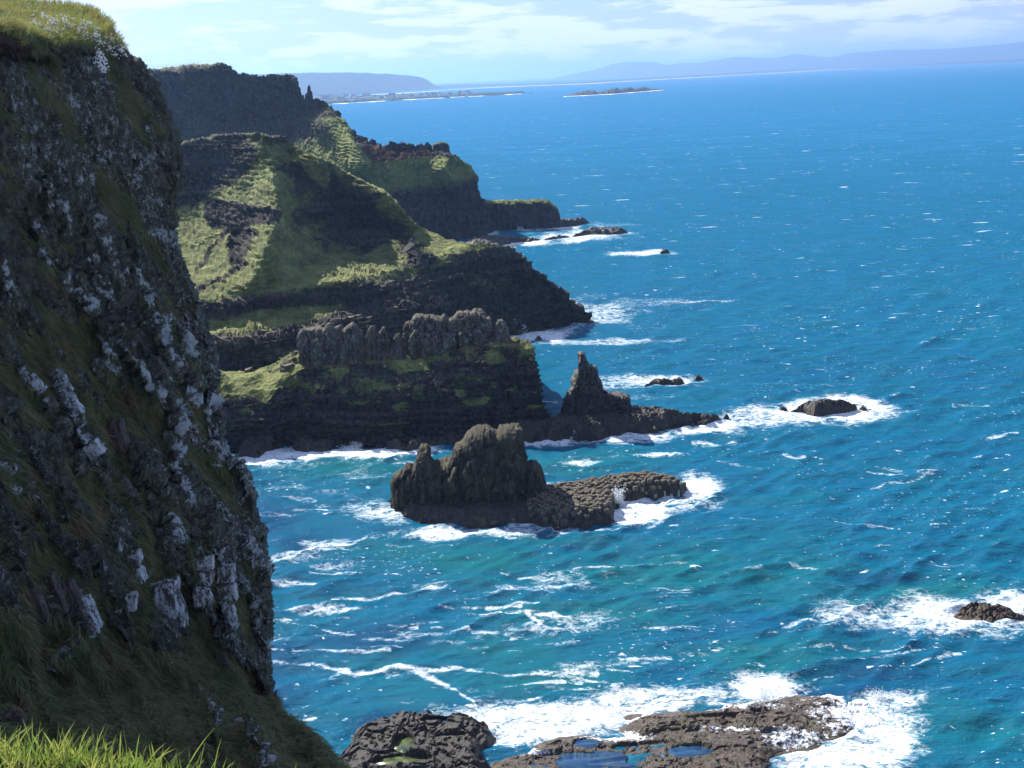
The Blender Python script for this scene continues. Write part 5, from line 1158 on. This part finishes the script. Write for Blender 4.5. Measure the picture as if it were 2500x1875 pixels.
# water draining off the causeway edge
def drip(uc, vt, vb, wpx, seed):
    n = 9; a = np.linspace(uc-wpx*.28, uc+wpx*.28, n); P0 = at_z(a, np.full(n, float(vb)), 0.0); T = at_y(a, np.full(n, float(vt)+3), P0[:, 1]+.6)
    rows_ = np.array([T, T*.6+P0*.4+[0, -.15, .2], P0-[0, .5, 0]]); rows_ += .08*np.random.default_rng(seed).normal(size=rows_.shape)
    tag(mesh_from('waterfall', rows_.reshape(-1, 3), grid_faces(3, n), M_spray, smooth=True), kind='stuff')
for k, (a, b, c, w) in enumerate([(1600, 1203, 1213, 9), (1623, 1196, 1213, 6), (1640, 1202, 1212, 10), (1657, 1195, 1210, 6)]): drip(a, b, c, w, k)

# loose blocks along the ledges
def rubble(name, A_, G_, paths, n, smin, smax, mat, seed):
    rg = np.random.default_rng(seed); u_, v_ = A_[..., 0].ravel(), A_[..., 1].ravel(); Gf = G_.reshape(-1, 3)
    cube = np.array([(i, j, k) for k in (-1, 1) for j in (-1, 1) for i in (-1, 1)], float); cf = np.array([[0, 2, 3, 1], [4, 5, 7, 6], [0, 1, 5, 4], [2, 6, 7, 3], [0, 4, 6, 2], [1, 3, 7, 5]])
    V = []; Fs = []
    for i in range(n):
        p = paths[rg.integers(len(paths))]; t = rg.random()*(len(p)-1); k = int(t); f = t-k
        uc = p[k][0]*(1-f)+p[k+1][0]*f+rg.normal()*4; vc = p[k][1]*(1-f)+p[k+1][1]*f+rg.normal()*5
        c = Gf[np.argmin((u_-uc)**2+(v_-vc)**2)]; sz = rg.uniform(smin, smax)*(.6+rg.random()**3)
        W = cube*np.array([1.2, .9, .7])*sz*(1+.22*rg.normal(size=(8, 3))*.8); a = rg.random()*6.28; ca, sa = math.cos(a), math.sin(a)
        W = np.stack([W[:, 0]*ca-W[:, 1]*sa, W[:, 0]*sa+W[:, 1]*ca, W[:, 2]+.35*W[:, 0]*rg.normal()], -1)+c
        Fs.append(cf+len(V)*8); V.append(W)
    V = np.vstack(V); tag(mesh_from(name, V, np.vstack(Fs), mat, cols=np.tile([[.1, .15, 0.]], (len(V), 1))), kind='stuff')
rubble('ledge_rubble', AB, GB, [[(780, 795), (860, 775), (940, 755), (1010, 742)], [(860, 790), (960, 768), (1060, 745), (1090, 735)], [(600, 828), (700, 812), (780, 800)], [(500, 838), (600, 830)], [(545, 742), (620, 728), (720, 712)], [(620, 880), (700, 860), (760, 850)]], 330, .35, 1.05, M_crown, 5)
rubble('ridge_rubble', AB, GB, [[(1255, 640), (1300, 662), (1350, 690)], [(1350, 700), (1400, 745), (1440, 778)], [(1000, 620), (1050, 640)]], 90, .6, 1.6, M_head, 6)
rubble('shore_rubble', AA_, GA_, [[(560, 1090), (660, 1078), (760, 1076), (860, 1080)], [(900, 1080), (1000, 1076), (1120, 1072), (1280, 1062)]], 150, .35, 1.1, M_reef, 7)
rubble('path_rubble', AA_, GA_, [[(600, 900), (660, 896), (700, 880), (725, 862)], [(690, 905), (720, 880)]], 45, .3, .9, M_crown, 8)

# ------------------------------------------------------------------ haze
m = bpy.data.materials.new('sea_haze'); g = NT(nodes_of(m))
pvv = g.n('ShaderNodeVolumePrincipled', i_Density=5.4e-5, i_Anisotropy=0.45); pvv.inputs['Color'].default_value = (.33, .57, 1.0, 1)
o = g.n('ShaderNodeOutputMaterial'); g.link(pvv.outputs[0], o.inputs['Volume'])
V = np.array([(i, j, k) for k in (-8, 540) for j in (-30000, 82000) for i in (-60000, 60000)], float)
hz_o = mesh_from('haze', V, np.array([[0, 2, 3, 1], [4, 5, 7, 6], [0, 1, 5, 4], [2, 6, 7, 3], [0, 4, 6, 2], [1, 3, 7, 5]]), m)
tag(hz_o, kind='stuff')
